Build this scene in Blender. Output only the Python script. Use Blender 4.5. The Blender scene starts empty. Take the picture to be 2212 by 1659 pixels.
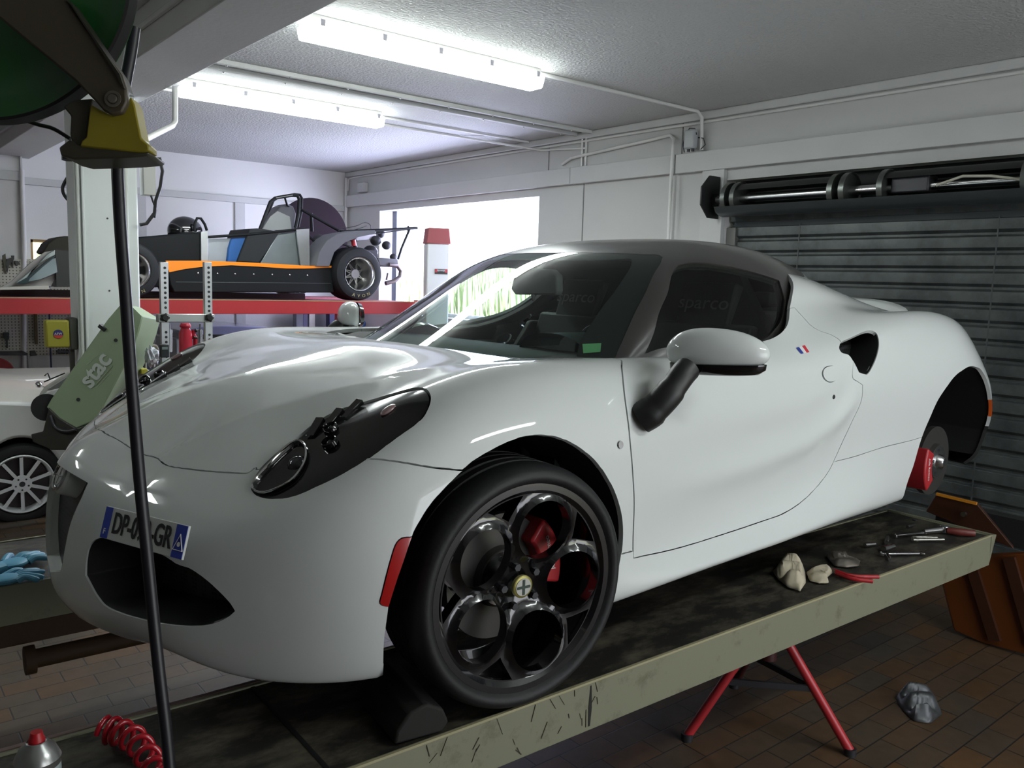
import bpy, bmesh, math, random
import numpy as np
from math import sin, cos, pi, radians
from mathutils import Vector, Matrix
from mathutils.geometry import delaunay_2d_cdt
sc = bpy.context.scene
COL = sc.collection
random.seed(7)
# ---------------------------------------------------------------- camera
FOC = 1800.0                                   # focal length in pixels of the 2212 x 1659 frame
YAW, PITCH, ROLL = 0.6852, -0.1216, 0.03047
CAM = np.array([-1.1863, -2.3062, 1.01096])
def _cam_matrix(yaw, pitch, roll):
    cy, sy, cp, sp = np.cos(yaw), np.sin(yaw), np.cos(pitch), np.sin(pitch)
    fwd = np.array([sy*cp, cy*cp, sp]); right = np.array([cy, -sy, 0]); up = np.cross(right, fwd)
    cr, sr = np.cos(roll), np.sin(roll)
    return np.c_[right*cr+up*sr, -right*sr+up*cr, -fwd]
CM = _cam_matrix(YAW, PITCH, ROLL)
camd = bpy.data.cameras.new('camera'); camo = bpy.data.objects.new('camera', camd); COL.objects.link(camo)
camd.sensor_width = 36; camd.lens = FOC*36/2212; camd.clip_start = .05; camd.clip_end = 200
_m = Matrix.Identity(4)
for i in range(3):
    for j in range(3): _m[i][j] = CM[i][j]
    _m[i][3] = CAM[i]
camo.matrix_world = _m; sc.camera = camo
def PL(px, py, ax, val):
    """point of the line of sight through a photo pixel on the plane axis=val (used only to survey positions)"""
    r = CM @ np.array([(px-1106)/FOC, -(py-829.5)/FOC, -1.]); t = (val-CAM[ax])/r[ax]
    return CAM+t*r
def AT(px, py, dep):
    r = CM @ np.array([(px-1106)/FOC, -(py-829.5)/FOC, -1.]); return CAM+r*(dep/(r@(-CM[:, 2])))
# ---------------------------------------------------------------- light and exposure
sc.view_settings.view_transform = 'Standard'; sc.view_settings.look = 'None'
sc.view_settings.exposure = 0.0; sc.view_settings.gamma = 1.0
wd = bpy.data.worlds.new('world'); sc.world = wd; wd.use_nodes = True
bg = wd.node_tree.nodes['Background']; bg.inputs[0].default_value = (.86, .90, 1.0, 1); bg.inputs[1].default_value = 3.6
def area(name, loc, rot, sx, sy, power, col=(1, 1, 1)):
    l = bpy.data.lights.new(name, 'AREA'); l.shape = 'RECTANGLE'; l.size = sx; l.size_y = sy; l.energy = power; l.color = col
    o = bpy.data.objects.new(name, l); COL.objects.link(o); o.location = loc; o.rotation_euler = rot; return o
sun = bpy.data.lights.new('sun', 'SUN'); sun.energy = 40; sun.angle = .02; sun.color = (1, .96, .88)
suno = bpy.data.objects.new('sun', sun); COL.objects.link(suno); suno.rotation_euler = (radians(8), radians(-42), 0)   # comes over the roof, lights the hedge outside
LAMP_COL = (.92, 1.0, .97)
LAMP_ROWS = [(1.83, 1), (3.76, 1), (-2.9, 1)]      # y of each fluorescent fixture; the last row hangs behind the camera
LEFT_BAY = (-2.6, 2.2)      # one more fixture in the left bay, beyond the beam
for ly, on in LAMP_ROWS:
    area('tube_light', (1.535, ly, 2.205), (0, 0, 0), 1.5, .12, 20 if ly > 0 else 8, LAMP_COL)
area('tube_light', (LEFT_BAY[0], LEFT_BAY[1], 2.205), (0, 0, 0), 1.5, .12, 14, LAMP_COL)
o = area('window_daylight', (4.5, 5.2, 1.25), (0, radians(90), 0), 1.3, 3.0, 230, (.66, .66, 1.0))
o = area('added_near_side_fill', (1.6, -4.9, .9), (radians(90), 0, 0), 3.4, 2.0, 20, (1, .95, .86))  # warm fill added behind the camera to brighten the car's near side
# ---------------------------------------------------------------- helpers
MT = {}
def mat(name, col, rough=.5, metal=0., coat=0., spec=.5, bump=0., bscale=200., var=0., vscale=6., alpha=1., em=None, ems=0., emap=None):
    if name in MT: return MT[name]
    m = bpy.data.materials.new(name); m.use_nodes = True; nt = m.node_tree; b = nt.nodes['Principled BSDF']
    b.inputs['Base Color'].default_value = (*col, 1); b.inputs['Roughness'].default_value = rough; b.inputs['Metallic'].default_value = metal
    b.inputs['Coat Weight'].default_value = coat; b.inputs['Coat Roughness'].default_value = .03; b.inputs['Specular IOR Level'].default_value = spec
    if em: b.inputs['Emission Color'].default_value = (*em, 1); b.inputs['Emission Strength'].default_value = ems
    if bump or var:
        tc = nt.nodes.new('ShaderNodeTexCoord')
    if bump:
        n = nt.nodes.new('ShaderNodeTexNoise'); n.inputs['Scale'].default_value = bscale; n.inputs['Detail'].default_value = 3
        bp = nt.nodes.new('ShaderNodeBump'); bp.inputs['Strength'].default_value = bump; bp.inputs['Distance'].default_value = .01
        nt.links.new(tc.outputs['Object'], n.inputs['Vector']); nt.links.new(n.outputs['Fac'], bp.inputs['Height']); nt.links.new(bp.outputs['Normal'], b.inputs['Normal'])
    if var:
        n2 = nt.nodes.new('ShaderNodeTexNoise'); n2.inputs['Scale'].default_value = vscale; n2.inputs['Detail'].default_value = 4
        rp = nt.nodes.new('ShaderNodeMapRange'); rp.inputs[3].default_value = 1-var; rp.inputs[4].default_value = 1+var*.5
        mx = nt.nodes.new('ShaderNodeMix'); mx.data_type = 'RGBA'; mx.blend_type = 'MULTIPLY'; mx.inputs[0].default_value = 1; mx.inputs[6].default_value = (*col, 1)
        nt.links.new(tc.outputs['Object'], n2.inputs['Vector']); nt.links.new(n2.outputs['Fac'], rp.inputs[0]); nt.links.new(rp.outputs[0], mx.inputs[7]); nt.links.new(mx.outputs[2], b.inputs['Base Color'])
    MT[name] = m; return m
def grime(name, col, dirt, amt=.5, scale=7., rough=.5, stretch=(1, 1, 1)):
    """worn paint: col with blotches of dirt"""
    m = mat(name, col, rough); nt = m.node_tree; b = nt.nodes['Principled BSDF']
    tc = nt.nodes.new('ShaderNodeTexCoord'); mp = nt.nodes.new('ShaderNodeMapping'); mp.inputs['Scale'].default_value = stretch
    n = nt.nodes.new('ShaderNodeTexNoise'); n.inputs['Scale'].default_value = scale; n.inputs['Detail'].default_value = 9; n.inputs['Roughness'].default_value = .72
    r = nt.nodes.new('ShaderNodeValToRGB'); r.color_ramp.elements[0].position = 1-amt-.1; r.color_ramp.elements[1].position = 1-amt+.1
    r.color_ramp.elements[0].color = (*col, 1); r.color_ramp.elements[1].color = (*dirt, 1)
    nt.links.new(tc.outputs['Object'], mp.inputs[0]); nt.links.new(mp.outputs[0], n.inputs['Vector']); nt.links.new(n.outputs['Fac'], r.inputs[0]); nt.links.new(r.outputs[0], b.inputs['Base Color'])
    return m
def glassmat(name, tint, refl=1.0):
    m = bpy.data.materials.new(name); m.use_nodes = True; nt = m.node_tree; nt.nodes.clear()
    out = nt.nodes.new('ShaderNodeOutputMaterial'); t = nt.nodes.new('ShaderNodeBsdfTransparent'); t.inputs[0].default_value = (*tint, 1)
    g = nt.nodes.new('ShaderNodeBsdfGlossy'); g.inputs['Roughness'].default_value = .01; lw = nt.nodes.new('ShaderNodeLayerWeight'); lw.inputs[0].default_value = .5; pw = nt.nodes.new('ShaderNodeMath'); pw.operation = 'POWER'; pw.inputs[1].default_value = 4; nt.links.new(lw.outputs['Facing'], pw.inputs[0]); fr = nt.nodes.new('ShaderNodeMath'); fr.operation = 'MULTIPLY_ADD'; fr.inputs[1].default_value = .7; fr.inputs[2].default_value = .05; nt.links.new(pw.outputs[0], fr.inputs[0])
    ml = nt.nodes.new('ShaderNodeMath'); ml.operation = 'MULTIPLY'; ml.inputs[1].default_value = refl; ml.use_clamp = True
    mx = nt.nodes.new('ShaderNodeMixShader'); nt.links.new(fr.outputs[0], ml.inputs[0]); nt.links.new(ml.outputs[0], mx.inputs[0]); nt.links.new(t.outputs[0], mx.inputs[1]); nt.links.new(g.outputs[0], mx.inputs[2]); nt.links.new(mx.outputs[0], out.inputs[0])
    MT[name] = m; return m
class MB:
    """collects simple solids into ONE mesh"""
    def __init__(s): s.v = []; s.f = []
    def add(s, v, f): n = len(s.v); s.v += [tuple(float(c) for c in p) for p in v]; s.f += [tuple(i+n for i in q) for q in f]; return s
    def box(s, x0, x1, y0, y1, z0, z1, R=None):
        v = [(x, y, z) for x in (x0, x1) for y in (y0, y1) for z in (z0, z1)]
        if R is not None: v = [R @ Vector(p) for p in v]
        return s.add(v, [(0, 1, 3, 2), (4, 6, 7, 5), (0, 4, 5, 1), (2, 3, 7, 6), (0, 2, 6, 4), (1, 5, 7, 3)])
    def bar(s, a, b, w, h=None, up=(0, 0, 1)):
        """rectangular bar from a to b"""
        h = h or w; a = Vector(a); b = Vector(b); d = (b-a).normalized(); u = Vector(up)
        if abs(d.dot(u)) > .95: u = Vector((0, 1, 0))
        r = d.cross(u).normalized()*w/2; u = r.cross(d).normalized()*h/2
        return s.add([p+q for p in (a, b) for q in (-r-u, r-u, r+u, -r+u)], [(0, 3, 2, 1), (4, 5, 6, 7), (0, 1, 5, 4), (1, 2, 6, 5), (2, 3, 7, 6), (3, 0, 4, 7)])
    def tube(s, pts, r, n=12, closed=False, caps=True):
        P = [Vector(p) for p in pts]; m = len(P); rr = r if hasattr(r, '__len__') else [r]*m; v = []; f = []
        up = None
        for i in range(m):
            if closed: d = P[(i+1) % m]-P[i-1]
            else: d = P[min(i+1, m-1)]-P[max(i-1, 0)]
            d.normalize()
            if up is None:
                up = Vector((0, 0, 1)) if abs(d.z) < .9 else Vector((1, 0, 0))
            a = d.cross(up)
            if a.length < 1e-5: a = d.orthogonal()
            a.normalize(); up = a.cross(d).normalized()
            for k in range(n):
                t = 2*pi*k/n; v.append(P[i]+a*(cos(t)*rr[i])+up*(sin(t)*rr[i]))
        for i in range(m if closed else m-1):
            j = (i+1) % m
            for k in range(n): l = (k+1) % n; f.append((i*n+k, i*n+l, j*n+l, j*n+k))
        if caps and not closed: f += [tuple(range(n)), tuple((m-1)*n+k for k in reversed(range(n)))]
        return s.add(v, f)
    def cyl(s, a, b, r0, r1=None, n=20): return s.tube([a, b], [r0, r0 if r1 is None else r1], n)
    def lathe(s, prof, n=48, R=None, closed=False):
        """prof: (radius, height) about local z; R maps to place"""
        v = []; f = []; m = len(prof)
        for k in range(n):
            t = 2*pi*k/n
            for r, z in prof: p = Vector((r*cos(t), r*sin(t), z)); v.append(R @ p if R is not None else p)
        for k in range(n):
            l = (k+1) % n
            for i in range(m if closed else m-1): j = (i+1) % m; f.append((k*m+i, l*m+i, l*m+j, k*m+j))
        return s.add(v, f)
    def prism(s, poly, off):
        """poly: 3d points; extruded by off"""
        n = len(poly); P = [Vector(p) for p in poly]; Q = [p+Vector(off) for p in P]
        return s.add(P+Q, [tuple(range(n)), tuple(reversed(range(n, 2*n)))]+[(i, i+n, (i+1) % n+n, (i+1) % n) for i in range(n)])
    def ell(s, c, rx, ry, rz, nu=20, nv=12, R=None):
        v = []; f = []
        for i in range(nv+1):
            a = -pi/2+pi*i/nv
            for k in range(nu):
                t = 2*pi*k/nu; p = Vector((rx*cos(a)*cos(t), ry*cos(a)*sin(t), rz*sin(a)))
                if R is not None: p = R @ p
                v.append(p+Vector(c))
        for i in range(nv):
            for k in range(nu): l = (k+1) % nu; f.append((i*nu+k, i*nu+l, (i+1)*nu+l, (i+1)*nu+k))
        return s.add(v, f)
    def build(s, name, m, parent=None, smooth=True, bev=0., label=None, ang=35):
        me = bpy.data.meshes.new(name); me.from_pydata(s.v, [], s.f); me.validate()
        bm = bmesh.new(); bm.from_mesh(me); bmesh.ops.remove_doubles(bm, verts=bm.verts, dist=1e-5); bmesh.ops.recalc_face_normals(bm, faces=bm.faces); bm.to_mesh(me); bm.free()
        me.materials.append(m)
        if smooth:
            me.shade_smooth()
            try: me.set_sharp_from_angle(angle=radians(ang))
            except Exception: pass
        o = bpy.data.objects.new(name, me); COL.objects.link(o)
        if bev:
            b = o.modifiers.new('bevel', 'BEVEL'); b.width = bev; b.segments = 2; b.limit_method = 'ANGLE'
        if parent: o.parent = parent
        if label: o['label'] = label
        return o
def thing(name, label, cat, loc=(0, 0, 0), rz=0., group=None):
    o = bpy.data.objects.new(name, None); COL.objects.link(o); o.location = loc; o.rotation_euler = (0, 0, rz); o['label'] = label; o['category'] = cat
    o.empty_display_size = .05
    if group: o['group'] = group
    return o
def tag(o, label, cat, group=None, kind=None):
    o['label'] = label; o['category'] = cat
    if group: o['group'] = group
    if kind: o['kind'] = kind
    return o
def struct(o, label=None):
    o['kind'] = 'structure'
    if label: o['label'] = label
    return o
def copy_tree(o, parent=None):
    c = o.copy(); COL.objects.link(c); c.parent = parent
    for ch in list(o.children): copy_tree(ch, c)
    return c
def textmesh(name, s, size, m, M4, parent=None, ext=.0006, align='CENTER', bold=0., sx=1., shear=0.):
    cu = bpy.data.curves.new(name, 'FONT'); cu.body = s; cu.size = size; cu.align_x = align; cu.align_y = 'CENTER'; cu.extrude = ext; cu.offset = bold; cu.shear = shear; cu.resolution_u = 4
    t = bpy.data.objects.new(name, cu); COL.objects.link(t); bpy.context.view_layer.update()
    me = bpy.data.meshes.new_from_object(t.evaluated_get(bpy.context.evaluated_depsgraph_get())); bpy.data.objects.remove(t)
    me.materials.clear(); me.materials.append(m); me.transform(M4 @ Matrix.Diagonal((sx, 1, 1, 1)))
    o = bpy.data.objects.new(name, me); COL.objects.link(o)
    if parent: o.parent = parent
    return o
def frame(o, x, y):
    """matrix with given origin, x axis and rough y axis"""
    x = Vector(x).normalized(); z = x.cross(Vector(y)).normalized(); y = z.cross(x)
    return Matrix(((x.x, y.x, z.x, o[0]), (x.y, y.y, z.y, o[1]), (x.z, y.z, z.z, o[2]), (0, 0, 0, 1)))
def crom(P, n=8, closed=False):
    """Catmull-Rom through points (any dimension)"""
    P = np.array(P, float); m = len(P); out = []
    if m < 3 and not closed: return P
    for i in range(m if closed else m-1):
        if closed: a, b, c, d = P[i-1], P[i], P[(i+1) % m], P[(i+2) % m]
        else: b, c = P[i], P[i+1]; a = P[i-1] if i else 2*b-c; d = P[i+2] if i+2 < m else 2*c-b
        for t in np.arange(n)/n: out.append(.5*((2*b)+(c-a)*t+(2*a-5*b+4*c-d)*t*t+(3*b-a-3*c+d)*t**3))
    if not closed: out.append(P[-1])
    return np.array(out)
# shared materials
M_shade = mat('bounce_cut_plaster', (.16, .16, .15), .9)  # unseen left and front walls, darkened to cut light bounced onto the nose
M_white = mat('white_wall_paint', (.72, .72, .70), .75, var=.08, vscale=1.5)
M_black = mat('black_plastic', (.012, .012, .012), .45)
M_gloss = mat('gloss_black', (.006, .006, .007), .08, coat=1)
M_rubber = mat('rubber', (.012, .012, .012), .62)
M_steel = mat('bright_steel', (.62, .62, .62), .25, metal=1)
M_alu = mat('aluminium', (.55, .56, .56), .38, metal=1, var=.1, vscale=20)
M_dark = mat('dark_steel', (.05, .05, .055), .45, metal=.6)
M_red = mat('red_paint', (.42, .025, .03), .35)

PHI = math.radians(1.4268)
HL_SMALL = [(4.868,8.05,.015),(4.965,7.375,.016)]
HL_FINS = [((4.459,8.094),(4.594,8.587)),((4.70,8.30),(4.934,8.704)),((4.98,8.45),(5.3,8.757))]
HL_OVAL = (5.878,7.639)
TR_STICK = [(1.284,4.552),(1.336,4.318),(1.063,4.214),(0.992,4.425)]
PLATE = [[-0.7372, -0.2648, 0.4745], [-0.6472, -0.5373, 0.4785], [-0.657, -0.5677, 0.4142], [-0.7457, -0.2985, 0.4126]]

# ================================================================ the workshop shell
FZ = -.62; CZ = 2.33; XW = 4.0; YW = 7.5
def smat(name, col, rough, strength, scale, var=.12):      # sprayed plaster
    return mat(name, col, rough, bump=strength, bscale=scale, var=var, vscale=1.2)
M_ceil = smat('textured_ceiling', (.54, .55, .54), .8, 1.0, 55, .10)
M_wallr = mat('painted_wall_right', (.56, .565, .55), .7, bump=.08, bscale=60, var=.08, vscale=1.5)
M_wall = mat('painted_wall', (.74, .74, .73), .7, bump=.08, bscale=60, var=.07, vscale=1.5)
M_wallt = mat('painted_concrete', (.57, .58, .57), .65, bump=.12, bscale=40, var=.10, vscale=2)
def floor_material():
    m = mat('brick_paving', (.2, .15, .1), .55); nt = m.node_tree; b = nt.nodes['Principled BSDF']; L = nt.links.new; N = nt.nodes.new
    tc = N('ShaderNodeTexCoord'); mp = N('ShaderNodeMapping'); mp.inputs['Location'].default_value = (.03, .015, 0)
    br = N('ShaderNodeTexBrick'); br.inputs['Scale'].default_value = 1; br.inputs['Brick Width'].default_value = .207; br.inputs['Row Height'].default_value = .1035; br.inputs['Mortar Size'].default_value = .003; br.inputs['Mortar Smooth'].default_value = .3; br.inputs['Bias'].default_value = 0
    br.inputs['Color1'].default_value = (.10, .056, .024, 1); br.inputs['Color2'].default_value = (.066, .056, .044, 1); br.inputs['Mortar'].default_value = (.012, .011, .010, 1)
    n = N('ShaderNodeTexNoise'); n.inputs['Scale'].default_value = 1.3; n.inputs['Detail'].default_value = 5
    rp = N('ShaderNodeValToRGB'); rp.color_ramp.elements[0].position = .38; rp.color_ramp.elements[1].position = .62; rp.color_ramp.elements[0].color = (.72, .70, .70, 1); rp.color_ramp.elements[1].color = (1.15, 1.0, .85, 1)
    n2 = N('ShaderNodeTexNoise'); n2.inputs['Scale'].default_value = 18; n2.inputs['Detail'].default_value = 6; r2 = N('ShaderNodeMapRange'); r2.inputs[3].default_value = .6; r2.inputs[4].default_value = 1.35
    m1 = N('ShaderNodeMix'); m1.data_type = 'RGBA'; m1.blend_type = 'MULTIPLY'; m1.inputs[0].default_value = 1
    m2 = N('ShaderNodeMix'); m2.data_type = 'RGBA'; m2.blend_type = 'MULTIPLY'; m2.inputs[0].default_value = 1
    bp = N('ShaderNodeBump'); bp.inputs['Strength'].default_value = .5; bp.inputs['Distance'].default_value = .004
    L(tc.outputs['Object'], mp.inputs[0]); L(mp.outputs[0], br.inputs['Vector']); L(tc.outputs['Object'], n.inputs['Vector']); L(tc.outputs['Object'], n2.inputs['Vector']); L(n.outputs['Fac'], rp.inputs[0]); L(n2.outputs['Fac'], r2.inputs[0])
    L(br.outputs['Color'], m1.inputs[6]); L(rp.outputs[0], m1.inputs[7]); L(m1.outputs[2], m2.inputs[6]); L(r2.outputs[0], m2.inputs[7]); L(m2.outputs[2], b.inputs['Base Color'])
    iv = N('ShaderNodeMath'); iv.operation = 'SUBTRACT'; iv.inputs[0].default_value = 1; L(br.outputs['Fac'], iv.inputs[1]); L(iv.outputs[0], bp.inputs['Height']); L(bp.outputs['Normal'], b.inputs['Normal'])
    return m
def sbox(name, m, *a, label=None, bev=0):
    mb = MB(); mb.box(*a); return struct(mb.build(name, m, bev=bev), label)
mb = MB(); mb.box(-6, 4.0, -5.2, 7.5, FZ-.1, FZ); struct(mb.build('floor', floor_material()), 'brick paved workshop floor')
mb = MB(); mb.box(-6, 4.3, -5.2, 7.7, CZ, CZ+.15); struct(mb.build('ceiling', M_ceil), 'rough sprayed white ceiling')
# right wall with the window opening and the shutter opening
WY0, WY1, WZ0, WZ1 = 3.72, 6.66, .60, 1.815
SY1, SZ1 = 1.60, 1.805
mb = MB()
for a in ((XW, XW+.28, SY1, WY0, FZ, CZ), (XW, XW+.28, WY1, 7.7, FZ, CZ), (XW, XW+.28, WY0, WY1, FZ, WZ0), (XW, XW+.28, WY0, WY1, WZ1, CZ), (XW, XW+.28, -5.2, SY1, SZ1, CZ), (XW, XW+.28, -5.2, -3.4, FZ, SZ1)): mb.box(*a)
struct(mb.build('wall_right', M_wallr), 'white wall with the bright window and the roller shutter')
mb = MB()
for a in ((-6, .42, YW, YW+.2, FZ, CZ), (.95, 4.0, YW, YW+.2, FZ, CZ), (.42, .95, YW, YW+.2, FZ, .90), (.42, .95, YW, YW+.2, 1.30, CZ)): mb.box(*a)
mb.box(-6, .33, YW-.12, YW, FZ, CZ)
struct(mb.build('wall_back', M_wall), 'white back wall of the workshop')
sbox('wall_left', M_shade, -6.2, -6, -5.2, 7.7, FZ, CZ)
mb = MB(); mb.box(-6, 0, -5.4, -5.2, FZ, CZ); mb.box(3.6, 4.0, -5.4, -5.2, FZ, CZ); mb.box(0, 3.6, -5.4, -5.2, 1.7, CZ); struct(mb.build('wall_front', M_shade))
# protruding band and trims on the right wall
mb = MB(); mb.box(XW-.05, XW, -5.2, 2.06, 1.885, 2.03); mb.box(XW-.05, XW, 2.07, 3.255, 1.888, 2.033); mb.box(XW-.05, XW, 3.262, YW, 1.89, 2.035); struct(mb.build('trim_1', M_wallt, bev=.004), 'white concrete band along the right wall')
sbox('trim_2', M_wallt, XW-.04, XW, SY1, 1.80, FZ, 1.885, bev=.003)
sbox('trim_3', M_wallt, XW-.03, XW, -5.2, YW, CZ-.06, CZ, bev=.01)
sbox('trim_4', M_wallt, .33, XW, YW-.04, YW, 1.84, 1.91, bev=.003)
mb = MB()
for y, z0, z1 in ((3.12, FZ, 1.89), (2.04, 2.035, CZ), (3.60, 2.035, CZ)): mb.box(XW-.006, XW+.001, y-.004, y+.004, z0, z1)
struct(mb.build('trim_5', mat('joint_grey', (.22, .22, .22), .8)), 'thin dark joints in the right wall')
mb = MB()
for x in (1.49, 2.6): mb.box(x-.06, x+.06, YW-.02, YW, FZ, 1.84)
mb.box(-6, .33, YW-.16, YW-.12, 1.86, 1.95); mb.box(.33, .35, YW-.16, YW-.02, FZ, CZ)
struct(mb.build('trim_6', M_wallt, bev=.003))
# ceiling beam over the column, and a second one beyond
mb = MB(); mb.box(.10, .44, -5.2, YW, 2.10, CZ); mb.box(.075, .10, -5.2, YW, 2.21, 2.235); struct(mb.build('trim_7', M_wallt, bev=.006), 'deep white ceiling beam')
sbox('trim_8', M_wallt, -2.6, -2.3, -5.2, YW, 2.12, CZ)
# window
M_frame = mat('window_frame_blue_grey', (.16, .18, .23), .4, metal=.3)
mb = MB(); mb.box(XW+.14, XW+.20, WY1-.16, WY1-.06, WZ0, WZ1); fr_ = struct(mb.build('window_1', M_frame, bev=.004), 'wide bright window without blinds')
mb = MB(); mb.box(XW+.15, XW+.19, WY0, WY1-.16, WZ0, WZ0+.04); mb.build('window_frame', mat('pale_frame', (.7, .7, .72), .4), fr_)
glassmat('clear_pane', (.97, .98, .98), .5)
mb = MB(); mb.box(XW+.165, XW+.168, WY0, WY1-.16, WZ0+.03, WZ1-.02); mb.build('window_pane', MT['clear_pane'], fr_)
mb = MB()
for a in ((.42, .45, .90, 1.30), (.92, .95, .90, 1.30), (.42, .95, 1.27, 1.30), (.42, .95, .90, .93)): mb.box(a[0], a[1], YW+.06, YW+.10, a[2], a[3])
w2 = struct(mb.build('window_2', mat('old_wood', (.35, .22, .10), .6)), 'small bright window in the back wall')
mb = MB(); mb.box(.44, .93, YW+.075, YW+.078, .92, 1.28); mb.build('window_pane', MT['clear_pane'], w2)
# outside: gravel and a tall hedge
sbox('ground', mat('outdoor_ground', (.30, .34, .22), .9), 4.0, 40, -20, 40, FZ-.3, FZ-.2)
sbox('path', mat('outdoor_ground', (.30, .34, .22), .9), -20, 4.0, 7.7, 40, FZ-.3, FZ-.2)
M_leaf = mat('hedge_leaf', (.55, .62, .44), .7, var=.3, vscale=3)
def blades(name, x0, x1, y0, y1, n, h0, h1, label):
    mb = MB(); V = []; F = []
    for i in range(n):
        x = random.uniform(x0, x1); y = random.uniform(y0, y1); h = random.uniform(h0, h1); a = random.uniform(0, pi); w = random.uniform(.02, .05); dx, dy = cos(a)*w, sin(a)*w; lx, ly = random.uniform(-.25, .25), random.uniform(-.25, .25); k = len(V)
        V += [(x-dx, y-dy, FZ-.2), (x+dx, y+dy, FZ-.2), (x+lx*.5+dx*.8, y+ly*.5+dy*.8, FZ-.2+h*.6), (x+lx*.5-dx*.8, y+ly*.5-dy*.8, FZ-.2+h*.6), (x+lx, y+ly, FZ-.2+h)]; F += [(k, k+1, k+2, k+3), (k+3, k+2, k+4)]
    mb.v = V; mb.f = F; o = mb.build(name, M_leaf, smooth=False); tag(o, label, 'plants', kind='stuff'); return o
blades('tall_grass', 8.5, 12.0, 4, 22, 9000, 1.2, 2.6, 'tall pale green grass and bushes outside the window')
blades('tall_reeds', -1.5, 4, 11, 13, 2500, 1.6, 2.8, 'sunlit bushes outside the small back window')
# ---------------- roller shutter
def shutter():
    t = thing('roller_shutter', 'grey galvanised roller shutter with its open roll and steel shaft on the right wall', 'shutter', (XW+.06, -.9, FZ))
    Mg = grime('galvanised_slats', (.085, .097, .094), (.042, .048, .048), .47, 3.5, .42, (1, 1, 1)); Mg.node_tree.nodes['Principled BSDF'].inputs['Metallic'].default_value = .35
    y0, y1 = -2.5, 2.48; prof = []; z = 0; p = .1055
    while z < 2.13:
        prof += [(.012, z+.002), (-.008, z+.012), (-.012, z+.016), (-.013, z+.045), (-.012, z+.076), (-.008, z+.080), (.012, z+.086), (.016, z+.09), (.016, z+p-.002)]; z += p
    mb = MB(); n = len(prof); V = [(x, y, zz) for y in (y0, y1) for x, zz in prof]; mb.add(V, [(i, i+1, n+i+1, n+i) for i in range(n-1)]); mb.build('slat_curtain', Mg, t, ang=20)
    for yy in (.62, 1.9, -.7): mb = MB(); mb.box(-.0135, -.008, yy-.004, yy+.004, .1, 2.1); mb.build('seam', mat('seam_dark', (.045, .05, .05), .5), t)
    # curtain running up over the roll
    cx, cz, r = -.155, 2.275, .115
    mb = MB(); a = np.linspace(radians(-8), radians(-120), 14); pr = [(.0, 2.08)]+[(cx+(r+.012)*cos(b), cz+(r+.012)*sin(b)) for b in a]+[(cx-.085, 2.175), (cx-.11, 2.215)]
    n = len(pr); mb.add([(x, y, zz) for y in (y0, y1-.03) for x, zz in pr], [(i, i+1, n+i+1, n+i) for i in range(n-1)]); mb.build('rolled_curtain', mat('rolled_galv', (.075, .088, .092), .4, metal=.5, var=.2), t, ang=60)
    mb = MB(); mb.cyl((cx, y0, cz), (cx, y1+.02, cz), .030, n=24); sh = mb.build('shaft', M_steel, t)
    ys = [2.38, 2.30, 1.55, 1.47, 1.22, .42, -.02, -.12, -.9]
    for yy in ys[:]:
        mb = MB(); w = .006
        q = Matrix.Rotation(radians(90), 4, 'X'); q.translation = Vector((cx, yy, cz)); mb.lathe([(.03, -w), (r-.012, -w), (r, -w-.012), (r, w+.012), (r-.004, w+.012), (r-.010, w), (.03, w)], 40, q, closed=True); mb.build('spring_drum_disc', mat('drum_zinc', (.13, .14, .13), .35, metal=.7), t)
    for ya, yb in ((2.30, 1.55), (1.22, .42), (-.12, -.9)):
        mb = MB(); q = Matrix.Rotation(radians(90), 4, 'X'); q.translation = Vector((cx, 0, cz)); k = 16
        for i in range(k+1):
            a0 = radians(30)+radians(120)*i/k; mb.v += [(cx+(r-.016)*cos(a0), ya, cz+(r-.016)*sin(a0)), (cx+(r-.016)*cos(a0), yb, cz+(r-.016)*sin(a0))]
        mb.f = [(2*i, 2*i+1, 2*i+3, 2*i+2) for i in range(k)]; mb.build('spring_housing', mat('drum_dark', (.035, .035, .035), .5, metal=.5), t)
    mb = MB(); mb.box(cx-.05, cx+.07, .95, 1.18, cz-.04, cz+.06); mb.build('motor_block', M_dark, t, bev=.01)
    mb = MB(); mb.tube([(cx-.06, .9, cz-.01), (cx-.075, .75, cz+.03), (cx-.07, .6, cz+.02), (cx-.06, .45, cz-.01)], .008); mb.build('cable', mat('cable_cream', (.5, .48, .40), .5), t)
    # octagonal end plate
    mb = MB(); oc = []
    for k in range(8): a0 = radians(22.5+45*k); oc.append((cx+.165*cos(a0), 2.53, cz+.02+.165*sin(a0)))
    mb.prism(oc, (0, .012, 0)); mb.build('end_plate', mat('end_plate_black', (.012, .012, .013), .5), t)
    mb = MB(); mb.lathe([(0, .05), (.03, .05), (.045, .02), (.05, 0)], 24, (lambda q: q)(frame((cx, 2.525, cz), (1, 0, 0), (0, 0, -1)))); mb.build('bearing', M_dark, t)
    mb = MB(); mb.box(-.03, .03, 2.42, 2.50, 0, 2.08); mb.build('guide_rail', mat('rail_grey', (.16, .16, .15), .5, metal=.4), t)
    mb = MB(); mb.box(.05, .06, y0, 2.5, 2.05, 2.43); mb.build('back_board', mat('back_dark', (.02, .02, .022), .8), t)
shutter()
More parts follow.
